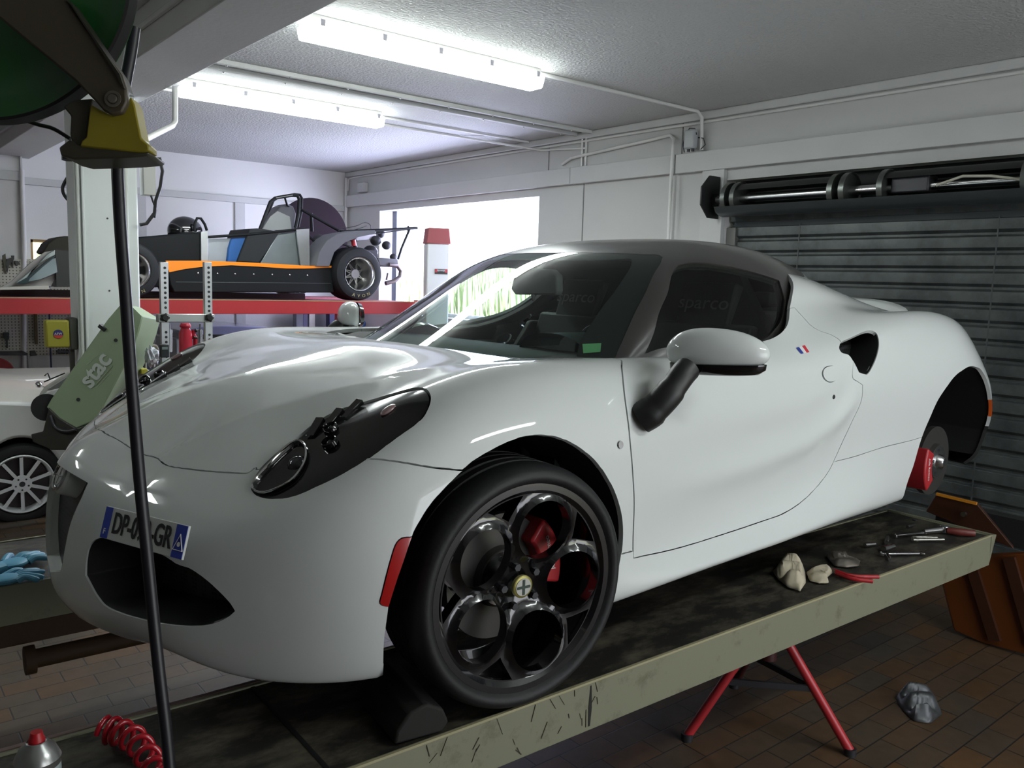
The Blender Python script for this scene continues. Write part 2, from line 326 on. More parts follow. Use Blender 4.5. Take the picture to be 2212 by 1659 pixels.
# ---------------- fluorescent fixtures
M_diff = mat('lit_diffuser', (.9, .9, .9), .4, em=(.93, 1.0, .98), ems=25)
M_body = mat('lamp_body', (.72, .70, .68), .5)
labels = ['lit fluorescent batten on the ceiling, the one nearer the car', 'lit fluorescent batten on the ceiling, the one farther back', 'lit fluorescent batten on the ceiling behind the camera', 'lit fluorescent batten in the left bay beyond the beam']
for (lx, ly), lab in zip([(1.535, r_[0]) for r_ in LAMP_ROWS]+[LEFT_BAY], labels):
    t = thing('fluorescent_lamp', lab, 'ceiling lamp', (lx, ly, CZ), 0)
    mb = MB(); mb.prism([(-.77, -.055, 0), (-.77, .055, 0), (-.77, .075, -.045), (-.77, -.075, -.045)], (1.54, 0, 0)); mb.build('lamp_body', M_body, t, bev=.004)
    mb = MB(); mb.prism([(-.785, -.088, -.045), (-.785, .088, -.045), (-.785, .062, -.118), (-.785, -.062, -.118)], (1.57, 0, 0)); mb.build('diffuser', M_diff, t, bev=.012)
    for s in (-1, 1):
        for x in (-.72, -.36, 0, .36, .72): mb = MB(); mb.box(x-.012, x+.012, s*.086-.006, s*.086+.006, -.062, -.030); mb.build('clip', mat('clip_grey', (.45, .44, .5), .4), t)
    mb = MB(); mb.box(.775, .80, -.03, .03, -.07, -.045); mb.build('cable_entry', mat('pale_yellow', (.7, .68, .35), .5), t)
# ---------------- conduits and trays
M_pipe = mat('painted_conduit', (.68, .68, .66), .45)
def conduit(label, pts, r=.011, name='conduit', grp=None):
    mb = MB(); mb.tube(crom(pts, 1) if len(pts) < 3 else pts, r, 10); o = mb.build(name, M_pipe, ang=70); tag(o, label, 'conduit', grp); return o
conduit('white conduit from the nearer ceiling lamp to the right wall', [(2.32, 1.83, CZ-.012), (3.90, 1.83, CZ-.012), (3.955, 1.83, CZ-.05), (3.960, 1.82, 2.04)], .013)
conduit('white conduit from the farther ceiling lamp to the right wall', [(2.35, 3.84, CZ-.012), (3.95, 3.84, CZ-.014)], .010)
conduit('white conduit crossing the ceiling behind the lamps', [(.5, 4.15, CZ-.012), (3.35, 4.12, CZ-.012), (3.98, 3.7, CZ-.10), (3.985, 3.1, CZ-.14)], .010)
conduit('long white conduit along the top of the right wall', [(3.985, 7.44, 2.10), (3.985, 7.42, 2.245), (3.985, 7.30, 2.255), (3.985, -5, 2.245)], .011)
conduit('white conduit running along the wall then bending down beside the shutter', [(3.985, 3.4, 2.075), (3.975, 3.28, 2.12), (3.975, 2.35, 2.175), (3.975, 2.15, 2.19), (3.955, 2.09, 2.15), (3.935, 2.08, 2.06), (3.935, 2.08, FZ+.4)], .013)
conduit('white vertical conduit in the back corner', [(3.96, 7.44, 2.26), (3.96, 7.44, FZ)], .018)
for k, y in enumerate((3.10, 3.15)): conduit(('left', 'right')[k]+' one of two short white conduits dropping from the ceiling to the wall band', [(3.985, y, CZ), (3.985, y, 2.035)], .010, grp='short wall conduits')
t = thing('cable_tray', 'white cable duct crossing the ceiling between the two lamps', 'cable duct', (0, 0, 0))
mb = MB(); mb.box(.44, 3.98, 3.02, 3.045, CZ-.03, CZ); mb.box(.44, 3.98, 3.20, 3.235, CZ-.03, CZ); mb.build('side_rail', M_wallt, t, bev=.003)
mb = MB()
for x in np.arange(.8, 3.9, .42): mb.ell((x, 3.03, CZ-.034), .007, .007, .006, 8, 6); mb.ell((x+.05, 3.22, CZ-.034), .007, .007, .006, 8, 6)
mb.build('screws', M_steel, t)
p0 = AT(378, 188, 5.0); p1 = AT(378, 262, 5.0); p2 = AT(372, 272, 4.95); p3 = AT(300, 308, 4.3)
conduit('white drop pipe with an elbow under the beam next to the column', [tuple(p0), tuple(p1), tuple(p2), tuple(p3)], .017, 'drop_pipe')
conduit('white vertical pipe on the back wall, far left', [tuple(PL(47, 366, 1, 7.30)), tuple(PL(52, 520, 1, 7.30)), tuple(PL(52, 830, 1, 7.30))], .022, 'wall_pipe')
# small grey sensor box on the wall above the shutter
t = thing('junction_box', 'small grey sensor box with loose wires standing on the wall band', 'box', (3.93, 1.90, 2.035))
mb = MB(); mb.box(-.03, .03, -.045, .05, .02, .16); mb.build('housing', mat('box_grey', (.42, .44, .45), .4), t, bev=.012)
mb = MB(); mb.tube([(0, .06, 0), (0, .075, .06), (0, .06, .13), (0, .02, .175), (0, -.03, .165), (0, -.05, .12)], .004); mb.tube([(.02, -.05, .1), (.02, -.10, .09), (.02, -.12, .04), (.02, -.08, .01)], .004); mb.build('wire', M_dark, t)
mb = MB(); mb.cyl((0, .02, 0), (0, .02, .03), .012); mb.cyl((0, -.02, 0), (0, -.02, .03), .012); mb.build('foot', M_dark, t)
t = thing('junction_box', 'small white electrical box high in the back right corner', 'box', tuple(PL(783, 405, 0, 3.97)))
mb = MB(); mb.box(-.03, .03, -.09, .09, -.06, .06); mb.build('housing', M_wallt, t, bev=.01)

# ================================================================ the white sports car
# control nets -> smooth surfaces -> trimmed into panels, openings and glass
# shell control net: stations nose->tail, rows sill->centreline (x, outward, z)
SH=[
[(-.755,0,.145),(-.79,0,.20),(-.803,0,.285),(-.805,0,.36),(-.80,0,.43),(-.788,0,.485),(-.765,0,.538),(-.733,0,.572),(-.70,0,.59),(-.665,0,.604),(-.62,0,.624),(-.565,0,.65)],
[(-.735,.14,.145),(-.76,.14,.195),(-.768,.15,.285),(-.768,.15,.36),(-.762,.15,.425),(-.748,.15,.475),(-.722,.15,.52),(-.69,.14,.552),(-.655,.13,.578),(-.615,.11,.602),(-.565,.075,.635),(-.505,0,.675)],
[(-.69,.30,.152),(-.718,.30,.19),(-.732,.31,.275),(-.732,.31,.345),(-.72,.315,.415),(-.70,.31,.47),(-.67,.30,.518),(-.635,.285,.555),(-.59,.265,.588),(-.54,.23,.62),(-.48,.155,.662),(-.415,0,.707)],
[(-.63,.44,.165),(-.675,.455,.19),(-.685,.47,.27),(-.683,.475,.35),(-.67,.475,.42),(-.645,.47,.48),(-.61,.455,.53),(-.565,.435,.573),(-.515,.40,.617),(-.455,.345,.655),(-.39,.23,.695),(-.315,0,.737)],
[(-.55,.575,.14),(-.59,.595,.16),(-.605,.61,.26),(-.605,.62,.35),(-.595,.62,.43),(-.572,.615,.49),(-.535,.60,.53),(-.485,.565,.58),(-.425,.515,.632),(-.365,.435,.675),(-.295,.29,.725),(-.21,0,.766)],
[(-.44,.72,.145),(-.475,.745,.165),(-.49,.765,.26),(-.495,.775,.36),(-.49,.775,.455),(-.47,.76,.53),(-.435,.73,.588),(-.385,.675,.632),(-.325,.605,.678),(-.255,.51,.715),(-.18,.34,.759),(-.10,0,.79)],
[(-.32,.80,.155),(-.345,.845,.18),(-.35,.868,.27),(-.355,.878,.37),(-.355,.875,.475),(-.34,.855,.567),(-.31,.815,.648),(-.265,.745,.70),(-.21,.665,.745),(-.15,.555,.757),(-.09,.37,.778),(-.03,0,.807)],
[(-.18,.84,.15),(-.18,.88,.2),(-.18,.90,.28),(-.18,.908,.38),(-.18,.905,.49),(-.18,.89,.595),(-.17,.85,.69),(-.14,.775,.752),(-.10,.69,.782),(-.06,.58,.787),(-.0,.38,.798),(.05,0,.818)],
[(0,.86,.15),(0,.90,.2),(0,.912,.29),(0,.918,.39),(0,.916,.50),(0,.902,.61),(.0,.865,.715),(.01,.785,.785),(.03,.70,.808),(.06,.59,.803),(.10,.39,.808),(.14,0,.822)],
[(.18,.84,.16),(.18,.885,.2),(.18,.905,.28),(.18,.91,.38),(.18,.908,.49),(.18,.895,.60),(.18,.865,.705),(.18,.80,.79),(.18,.72,.815),(.19,.60,.805),(.21,.40,.81),(.24,0,.82)],
[(.36,.84,.18),(.36,.895,.2),(.36,.905,.24),(.36,.888,.31),(.36,.89,.44),(.36,.885,.57),(.36,.865,.69),(.36,.81,.78),(.36,.73,.812),(.36,.60,.805),(.36,.4,.79),(.36,0,.79)],
[(.7,.83,.19),(.7,.885,.205),(.7,.912,.238),(.7,.862,.295),(.7,.864,.42),(.7,.873,.56),(.7,.86,.68),(.7,.825,.765),(.7,.765,.808),(.7,.66,.80),(.7,.4,.75),(.7,0,.75)],
[(1.05,.83,.195),(1.05,.885,.21),(1.05,.915,.245),(1.05,.856,.315),(1.05,.856,.44),(1.05,.868,.57),(1.05,.86,.68),(1.05,.83,.765),(1.05,.775,.812),(1.05,.69,.84),(1.05,.5,.85),(1.05,0,.85)],
[(1.35,.84,.205),(1.35,.89,.22),(1.35,.915,.262),(1.35,.860,.355),(1.35,.860,.47),(1.35,.875,.60),(1.35,.868,.70),(1.35,.83,.79),(1.35,.76,.86),(1.35,.675,.95),(1.35,.55,1.06),(1.35,0,1.10)],
[(1.65,.85,.205),(1.65,.89,.225),(1.65,.905,.275),(1.65,.885,.38),(1.65,.88,.50),(1.65,.89,.63),(1.65,.885,.75),(1.65,.845,.86),(1.65,.74,.92),(1.65,.64,.98),(1.65,.53,1.08),(1.65,0,1.13)],
[(1.95,.85,.205),(1.95,.885,.23),(1.95,.895,.29),(1.95,.895,.39),(1.95,.90,.51),(1.95,.912,.63),(1.95,.905,.76),(1.95,.86,.88),(1.95,.77,.938),(1.95,.65,.945),(1.95,.48,1.05),(1.95,0,1.10)],
[(2.2,.87,.22),(2.2,.90,.26),(2.2,.91,.33),(2.2,.918,.43),(2.2,.925,.54),(2.2,.93,.65),(2.2,.918,.77),(2.2,.87,.885),(2.2,.78,.95),(2.2,.66,.935),(2.2,.45,.995),(2.2,0,1.05)],
[(2.4,.87,.22),(2.4,.91,.27),(2.4,.92,.34),(2.4,.93,.44),(2.4,.935,.55),(2.4,.935,.65),(2.4,.92,.765),(2.4,.87,.87),(2.4,.78,.937),(2.4,.66,.92),(2.4,.45,.945),(2.4,0,1.0)],
[(2.6,.87,.23),(2.6,.90,.29),(2.6,.915,.36),(2.6,.92,.45),(2.6,.925,.55),(2.6,.92,.64),(2.6,.89,.725),(2.6,.835,.82),(2.6,.77,.90),(2.6,.65,.905),(2.6,.43,.91),(2.6,0,.96)],
[(2.74,.82,.25),(2.75,.86,.3),(2.76,.875,.38),(2.765,.88,.46),(2.765,.875,.54),(2.765,.855,.62),(2.77,.81,.70),(2.775,.76,.785),(2.78,.68,.855),(2.80,.62,.89),(2.80,.41,.90),(2.80,0,.93)],
[(2.86,.62,.25),(2.88,.66,.3),(2.89,.68,.38),(2.895,.68,.46),(2.895,.67,.54),(2.895,.65,.62),(2.895,.63,.71),(2.89,.60,.79),(2.89,.56,.85),(2.89,.50,.88),(2.91,.37,.89),(2.91,0,.915)],
[(2.96,.45,.25),(2.98,.46,.3),(3.0,.47,.38),(3.005,.475,.46),(3.01,.475,.54),(3.01,.475,.62),(3.005,.47,.71),(3.0,.46,.79),(2.99,.43,.85),(2.98,.38,.88),(2.98,.26,.89),(2.98,0,.905)],
[(2.98,0,.25),(3.0,0,.3),(3.02,0,.38),(3.03,0,.46),(3.035,0,.54),(3.035,0,.62),(3.03,0,.71),(3.02,0,.79),(3.01,0,.85),(3.0,0,.875),(2.995,0,.89),(2.99,0,.90)],
]
DM=[ # dome: rows base(out)->centre
[(.62,.70,.725),(.60,.69,.735),(.57,.68,.74),(.53,.665,.745),(.47,.63,.745),(.29,.45,.75),(.145,.24,.75),(.12,0,.75)],
[(.70,.68,.755),(.68,.67,.78),(.655,.66,.79),(.62,.645,.80),(.57,.62,.81),(.405,.45,.81),(.265,.24,.81),(.235,0,.81)],
[(.81,.70,.76),(.80,.68,.815),(.78,.66,.85),(.75,.635,.875),(.695,.605,.905),(.57,.445,.908),(.465,.24,.908),(.44,0,.91)],
[(.91,.72,.76),(.905,.69,.82),(.885,.65,.90),(.86,.61,.955),(.815,.565,1.005),(.745,.41,1.015),(.68,.23,1.018),(.66,0,1.02)],
[(1.03,.74,.76),(1.03,.70,.82),(1.01,.64,.92),(.99,.58,1.01),(.95,.505,1.088),(.92,.37,1.113),(.905,.22,1.123),(.90,0,1.126)],
[(1.2,.75,.76),(1.2,.715,.82),(1.19,.66,.93),(1.18,.60,1.035),(1.17,.53,1.108),(1.15,.40,1.158),(1.15,.24,1.178),(1.15,0,1.182)],
[(1.4,.76,.76),(1.4,.72,.82),(1.4,.665,.93),(1.4,.605,1.035),(1.4,.54,1.105),(1.4,.40,1.168),(1.4,.24,1.192),(1.4,0,1.198)],
[(1.65,.75,.76),(1.65,.71,.82),(1.65,.65,.92),(1.65,.585,1.01),(1.65,.53,1.085),(1.65,.40,1.155),(1.65,.24,1.18),(1.65,0,1.187)],
[(1.95,.70,.76),(1.95,.66,.82),(1.95,.60,.90),(1.95,.55,.97),(1.95,.47,1.04),(1.95,.37,1.095),(1.95,.23,1.13),(1.95,0,1.14)],
[(2.3,.60,.76),(2.3,.56,.80),(2.3,.52,.85),(2.3,.48,.90),(2.3,.43,.95),(2.3,.33,1.0),(2.3,.2,1.02),(2.3,0,1.03)],
]
def _bs(P,ax,u,mode0,mode1):
    """uniform cubic B-spline along axis ax at params u; ghost modes: 'mir' mirror y, 'ext' linear"""
    P=np.moveaxis(P,ax,0)
    def mir(a):
        b=a.copy();b[...,1]*=-1;return b
    g0=mir(P[1]) if mode0=='mir' else 2*P[0]-P[1]
    g1=mir(P[-2]) if mode1=='mir' else 2*P[-1]-P[-2]
    Q=np.concatenate([g0[None],P,g1[None]],0)
    n=len(P);i=np.clip(np.floor(u).astype(int),0,n-2);t=u-i
    sh=(len(u),)+(1,)*(P.ndim-1);t=t.reshape(sh)
    R=((1-t)**3*Q[i]+(3*t**3-6*t**2+4)*Q[i+1]+(-3*t**3+3*t**2+3*t+1)*Q[i+2]+t**3*Q[i+3])/6
    return np.moveaxis(R,0,ax)
class Surf:
    extra=None
    def __init__(s,net,mu,mv,k=.75):
        P=np.array(net,float);s.mu=mu;s.mv=mv
        C=P.copy()
        nu,nv=P.shape[:2];s.nu=nu;s.nv=nv
        for _ in range(2):
            E=s._e(C,np.arange(nu,dtype=float),np.arange(nv,dtype=float))
            C=C+k*(P-E)
        s.C=C
    def _e(s,C,u,v):
        return _bs(_bs(C,0,u,*s.mu),1,v,*s.mv)
    def grid(s,u,v): return s._e(s.C,np.asarray(u,float),np.asarray(v,float))
    def pts(s,uv):
        """evaluate at scattered (u,v)"""
        uv=np.asarray(uv,float);C=s.C
        def basis(a,n):
            i=np.clip(np.floor(a).astype(int),0,n-2);t=a-i
            return i,np.stack([(1-t)**3,3*t**3-6*t**2+4,-3*t**3+3*t**2+3*t+1,t**3],1)/6
        m=np.array([1,-1,1.])
        def pad(P,ax,m0,m1):
            P=np.moveaxis(P,ax,0)
            g0=P[1]*m if m0=='mir' else 2*P[0]-P[1]
            g1=P[-2]*m if m1=='mir' else 2*P[-1]-P[-2]
            return np.moveaxis(np.concatenate([g0[None],P,g1[None]],0),0,ax)
        Q=pad(pad(C,0,*s.mu),1,*s.mv)
        i,a=basis(uv[:,0],s.nu);j,b=basis(uv[:,1],s.nv)
        R=np.zeros((len(uv),3))
        for p in range(4):
            for q in range(4): R+=(a[:,p]*b[:,q])[:,None]*Q[i+p,j+q]
        if s.extra is not None: R+=s.extra(uv)
        return R
    def nrm(s,uv,e=1e-3):
        uv=np.asarray(uv,float)
        lo=np.array([0,0.]);hi=np.array([s.nu-1,s.nv-1.])
        A=s.pts(np.clip(uv+[e,0],lo,hi))-s.pts(np.clip(uv-[e,0],lo,hi))
        B=s.pts(np.clip(uv+[0,e],lo,hi))-s.pts(np.clip(uv-[0,e],lo,hi))
        n=np.cross(A,B);return n/np.maximum(np.linalg.norm(n,axis=1,keepdims=True),1e-12)
def ridge_disp(uv):
    ss=lambda t:np.clip(t,0,1)**2*(3-2*np.clip(t,0,1));R=np.zeros((len(uv),3));u=uv[:,0];v=uv[:,1]
    L=np.array(RIDGE);d=v-np.interp(u,L[:,0],L[:,1]);w=ss((u-L[0,0]+.3)/.5)*ss((L[-1,0]+.5-u)/2.5)
    R[:,2]+=w*(-.014*np.sqrt(d*d+.0016)*np.exp(-(d/1.3)**2))
    L=np.array(DLINE);d=v-np.interp(u,L[:,0],L[:,1]);w=ss((u-L[0,0]+.6)/1.6)*ss((L[-1,0]+.25-u)/.5)
    R[:,1]+=w*(.0085*np.exp(-((d-.02)/.30)**2)-.007*np.exp(-((d-.75)/.45)**2))
    return R
DLINE=[(0.,4.),(1.,4.)]
RIDGE=[(0.,8.),(1.,8.)]
shell=Surf(SH,('mir','mir'),('ext','mir'))
dome=Surf(DM,('ext','ext'),('ext','mir'))

TR = {'headlight':[[[3.959,6.396],[3.91,6.713],[3.942,7.18],[4.11,7.752],[4.343,8.26],[4.547,8.619],[4.772,8.757],[4.971,8.806],[5.349,8.737],[5.671,8.624],[6.006,8.473],[6.375,8.223],[6.587,7.857],[6.66,7.436],[6.642,7.11],[6.551,6.824],[6.397,6.622],[6.026,6.429],[5.622,6.145],[5.335,5.982],[5.014,5.856],[4.696,5.752],[4.426,5.838],[4.147,6.07]]],
 'lamp_main':[[[3.972,6.44],[4.14,6.19],[4.328,6.171],[4.561,6.374],[4.645,6.726],[4.64,7.138],[4.536,7.595],[4.39,7.906],[4.259,7.932],[4.138,7.634],[4.029,7.161],[3.951,6.752]]],
 'intake_front':[[[1.253,2.127],[1.557,1.664],[1.869,1.532],[2.776,1.733],[3.463,1.954],[3.841,2.141],[4.093,2.399],[4.194,2.591]],[[4.194,2.591],[4.085,2.833],[3.812,3.219],[3.53,3.481],[3.296,3.557],[2.895,3.784],[2.193,3.847],[1.74,3.725],[1.49,3.487],[1.353,3.114],[1.281,2.572],[1.251,2.137]]],
 'grille':[[[0.953,5.582],[0.964,4.921],[0.917,4.346],[0.857,3.875],[0.776,3.309],[0.701,2.784],[0.594,2.2],[0.506,1.878]]],
 'intake_side':[[[13.493,7.128],[13.429,7.002],[13.433,6.827],[13.531,6.673],[13.583,6.412],[13.655,6.025]],[[13.655,6.025],[13.742,5.936],[13.821,5.898],[13.965,6.157],[14.104,6.511],[14.178,6.775],[14.219,7.04],[14.171,7.177],[14.053,7.209],[13.798,7.171],[13.559,7.163]]],
 'hoodgap':[[[0.06,8.847],[0.673,8.532],[1.232,7.999],[1.613,7.69]],[[1.613,7.69],[1.917,7.549],[2.381,7.168],[2.913,6.958],[3.481,6.953],[3.747,6.977],[3.822,7.182]]],
 'fendergap':[[[5.484,6.146],[5.68,6.088],[6.017,5.785],[6.543,5.374],[7.058,5.085]]],
 'doorfront':[[[10.325,7.904],[10.156,7.208],[10.005,6.317],[9.976,5.48],[10.011,4.716],[10.059,3.974],[10.081,2.891]]],
 'doorbottom':[[[10.081,2.891],[10.298,2.915],[10.796,2.874],[11.295,2.836],[11.85,2.773],[12.24,2.722],[12.637,2.813],[12.986,3.043],[13.222,3.347],[13.352,3.729],[13.456,4.139],[13.586,4.658],[13.697,5.142],[13.713,5.597]],[[13.713,5.597],[13.627,5.738],[13.537,5.889],[13.527,6.043]]],
 'doortop':[[[13.503,6.974],[13.528,7.242],[13.48,7.548],[13.373,7.853],[13.32,8.131],[13.308,8.487],[13.262,8.854]]],
 'silljoint':[[[9.805,2.974],[9.953,3.039],[10.087,3.085]]],
 'quartergap':[[[13.307,3.576],[13.77,3.531],[14.47,3.585],[15.342,3.546]]],
 'roofwhite':[[[12.296,8.164],[12.536,8.162],[12.751,8.251],[12.993,8.469],[13.195,8.715],[13.367,8.993],[13.559,9.36],[13.76,9.612],[14.084,9.81]]],
 'ridge':[[[1.917,7.549],[2.21,8.399],[2.659,8.98],[3.392,9.431],[4.638,9.571],[6.332,9.443],[7.834,8.986]]],
 'archF':[[[5.979,1.36],[5.962,1.998],[5.997,2.717]],[[5.997,2.717],[6.079,3.17],[6.186,3.648],[6.273,4.024],[6.356,4.274],[6.581,4.698],[7.015,5.139],[7.356,5.323],[7.782,5.462],[8.055,5.488],[8.344,5.457],[8.638,5.351],[8.954,5.147],[9.309,4.85],[9.599,4.451],[9.782,4.027],[9.866,3.632],[9.875,3.204],[9.816,2.722],[9.701,2.216],[9.567,1.52]]],
 'archR':[[[15.057,0.375],[15.007,1.749],[15.175,2.696],[15.297,3.504],[15.431,4.105],[15.617,4.756],[16.036,5.313],[16.44,5.536],[16.792,5.654],[17.115,5.659],[17.509,5.599],[17.892,5.233],[18.131,4.731]]],
 'doorline':[[[10.575,4.293],[11.269,4.279],[11.906,4.296],[12.662,4.367],[13.18,4.642],[13.555,5.105]]],
 'handle':[[[12.949,6.434],[13.017,6.57],[13.139,6.567],[13.234,6.473],[13.259,6.312],[13.222,6.112],[13.138,6.044],[13.031,6.086],[12.957,6.243]]],
 'redfront':[[[6.25,4.059],[6.152,4.073],[6.078,3.975],[6.028,3.758],[5.967,3.405],[5.913,3.041],[5.886,2.853],[5.908,2.779],[5.997,2.717]]],
 'redrear':[[[18.637,4.137],[18.485,3.3],[18.218,2.821],[18.002,2.592]]],
 'flag':[[[12.724,7.628],[12.909,7.602],[12.894,7.294],[12.731,7.336]]],
 'doorlock':[[[13.156,5.504]]],
 'fuelbtn':[[[9.801,5.282]]],
 'platec':[[[1.487,4.859],[3.233,4.731],[3.406,3.752],[1.691,3.741]]],
 'mirrorbase':[[[10.7,6.136]]],
 'logo':[[[0.501,5.306]]],
 'pillar_in':[[[0.57,3.738],[0.908,3.856],[1.62,4.057],[2.289,4.169],[3.033,4.174],[3.783,4.211],[4.145,4.428]]],
 'header':[[[4.145,4.428],[4.21,4.643],[4.103,4.96],[4.016,5.926],[4.014,6.361]]],
 'sidewin':[[[1.233,2.465],[2.227,3.456],[3.199,3.579],[4.108,3.896]],[[4.108,3.896],[4.487,3.889],[4.894,3.778],[5.554,3.47],[6.266,3.21]],[[6.266,3.21],[6.172,2.575],[6.074,2.288],[5.82,1.831],[5.343,1.402],[4.923,1.152],[4.407,0.939]],[[4.407,0.939],[2.566,0.853],[1.233,2.465]]],
 'doorwinline':[[[1.002,2.9],[2.282,3.715],[3.425,3.779],[4.28,4.158]]],
 'roofrear':[[[5.023,1.016],[5.484,1.191],[5.781,1.39],[6.065,1.711],[6.288,2.044],[6.504,2.421],[6.796,3.007],[6.973,3.406],[7.23,3.749]]]}
def near_poly(P, segs):
    """P: (n,2) points; distance to set of segments ((a,b) arrays)"""
    a, b = segs; d = b-a; L = (d**2).sum(1)+1e-12; out = np.full(len(P), 9e9)
    for s0 in range(0, len(P), 2000):
        p = P[s0:s0+2000, None, :]; t = np.clip(((p-a)*d).sum(2)/L, 0, 1); q = a+t[..., None]*d
        out[s0:s0+2000] = np.sqrt(((p-q)**2).sum(2)).min(1)
    return out
def inpoly(P, poly):
    x, y = P[:, 0], P[:, 1]; c = np.zeros(len(P), bool); n = len(poly); j = n-1
    for i in range(n):
        xi, yi = poly[i]; xj, yj = poly[j]
        m = ((yi > y) != (yj > y)) & (x < (xj-xi)*(y-yi)/((yj-yi) if yj != yi else 1e-12)+xi); c ^= m; j = i
    return c
def resample(P, step=.05):
    P = np.array(P, float); s = np.r_[0, np.cumsum(np.hypot(*np.diff(P, axis=0).T))]; n = max(2, int(s[-1]/step)+1); t = np.linspace(0, s[-1], n)
    return np.c_[np.interp(t, s, P[:, 0]), np.interp(t, s, P[:, 1])]
def segsmooth(segs, closed=False):
    if closed and len(segs) == 1: return resample(np.r_[(q := crom(segs[0], 8, True)), q[:1]])
    out = [resample(crom(s, 8)) for s in segs if len(s) > 1]
    if closed: out.append(np.array([out[-1][-1], out[0][0]]))
    return np.concatenate(out)
def trim(S, curves, regions, nu=13, nv=10):
    """curves: list of uv polylines to cut along; regions: ordered [(name, polygon)]; returns {name: (uv, tris)} for the half surface"""
    hi = np.array([S.nu-1., S.nv-1.]); u = np.linspace(0, hi[0], (S.nu-1)*nu+1); v = np.linspace(0, hi[1], (S.nv-1)*nv+1)
    G = np.stack(np.meshgrid(u, v, indexing='ij'), -1).reshape(-1, 2); cs = []
    for c in curves:
        c = np.clip(c, 0, hi); keep = np.r_[True, np.hypot(*np.diff(c, axis=0).T) > 1e-4]; c = c[keep]
        if len(c) > 1: cs.append(c)
    a = np.concatenate([c[:-1] for c in cs]); b = np.concatenate([c[1:] for c in cs])
    edge = (G[:, 0] == 0) | (G[:, 1] == 0) | (G[:, 0] == hi[0]) | (G[:, 1] == hi[1])
    d = near_poly(G, (a, b)); G = G[(d > .035) | (edge & (d > .004))]
    pts = list(map(tuple, G)); ed = []
    for c in cs:
        i0 = len(pts); pts += list(map(tuple, c)); ed += [(i0+k, i0+k+1) for k in range(len(c)-1)]
    r = delaunay_2d_cdt([Vector(p) for p in pts], ed, [], 0, 1e-4)
    V = np.array([tuple(p) for p in r[0]]); F = np.array([f for f in r[2] if len(f) == 3])
    cen = V[F].mean(1); lab = np.full(len(F), -1)
    for k, (nm, poly) in enumerate(regions):
        m = (lab < 0) & (inpoly(cen, poly) if poly is not None else True); lab[m] = k
    out = {}
    for k, (nm, poly) in enumerate(regions):
        f = F[lab == k]
        if len(f): used, inv = np.unique(f, return_inverse=True); out[nm] = (V[used], inv.reshape(-1, 3))
    return out
def panel(S, name, uv, tri, m, parent, side, sgn, fold=.014, gap=.0013, off=0., seam=True, disp=None, label=None):
    """one panel from trimmed patches; side -1 near, +1 far, 0 both halves joined; sgn orients the normals outwards"""
    P = S.pts(uv); N = S.nrm(uv)*sgn; hi = (S.nu-1, S.nv-1)
    onu = (uv[:, 0] < 1e-6); onv = (uv[:, 1] > hi[1]-1e-6); onu2 = uv[:, 0] > hi[0]-1e-6
    N[onu | onu2 | onv, 1] *= 0; N /= np.maximum(np.linalg.norm(N, axis=1, keepdims=True), 1e-9)
    P[onu & True, 1] *= 0; P[onv, 1] *= 0
    g = np.cross(P[tri[:, 1]]-P[tri[:, 0]], P[tri[:, 2]]-P[tri[:, 0]]); fl = (g*N[tri[:, 0]]).sum(1) < 0
    tri = tri.copy(); tri[fl] = tri[fl][:, ::-1]
    if disp is not None: P = P+N*disp(uv, P)[:, None]
    if off: P = P+N*off
    e = {}
    for t in tri:
        for i in range(3): k = (t[i], t[(i+1) % 3]); e[k] = 1
    bd = [k for k in e if (k[1], k[0]) not in e]
    sm = onu | onv | onu2
    bd = [k for k in bd if not (sm[k[0]] and sm[k[1]])]
    if gap and bd:
        nb = np.zeros_like(P); cnt = np.zeros(len(P)); C = P[tri].mean(1)
        for i in range(3): np.add.at(nb, tri[:, i], C); np.add.at(cnt, tri[:, i], 1)
        ids = np.unique(np.array(bd)); dv = nb[ids]/cnt[ids, None]-P[ids]; dv /= np.maximum(np.linalg.norm(dv, axis=1, keepdims=True), 1e-9)
        P[ids] += dv*gap
    VV = []; NN = []; FF = []
    sides = (-1, 1) if side == 0 else (side,)
    for s in sides:
        k = np.array([1, s, 1.]); n0 = len(VV); p = P*k; n = N*k; VV += list(p); NN += list(n)
        FF += [tuple(t+n0) if s > 0 else tuple(t[::-1]+n0) for t in tri]
        if fold:
            mp = {}
            for a, b in bd:
                for c in (a, b):
                    if c not in mp: mp[c] = len(VV); VV.append(p[c]-n[c]*.0016); NN.append(n[c]); VV.append(p[c]-n[c]*fold); NN.append(n[c])
                # rounded edge: top strip takes the surface normal, wall gets its own
                q = (a+n0, mp[a], mp[b], b+n0); w = (mp[a], mp[a]+1, mp[b]+1, mp[b])
                for z in (q, w): FF.append(z if s > 0 else z[::-1])
    me = bpy.data.meshes.new(name); me.from_pydata([tuple(map(float, p)) for p in VV], [], [tuple(map(int, f)) for f in FF]); me.materials.append(m); me.shade_smooth()
    nf = sum(len(tri) for _ in sides); ln = []
    VNa = np.array(NN); wall = {}
    for pi_, pol in enumerate(me.polygons):
        ids = [me.loops[l].vertex_index for l in pol.loop_indices]
        ispanel = all(np.dot(VNa[i], pol.normal) > .2 for i in ids)
        for i in ids: ln.append(tuple(VNa[i]) if ispanel else tuple(pol.normal))
    me.normals_split_custom_set(ln)
    o = bpy.data.objects.new(name, me); COL.objects.link(o)
    if parent: o.parent = parent
    if label: o['label'] = label
    return o
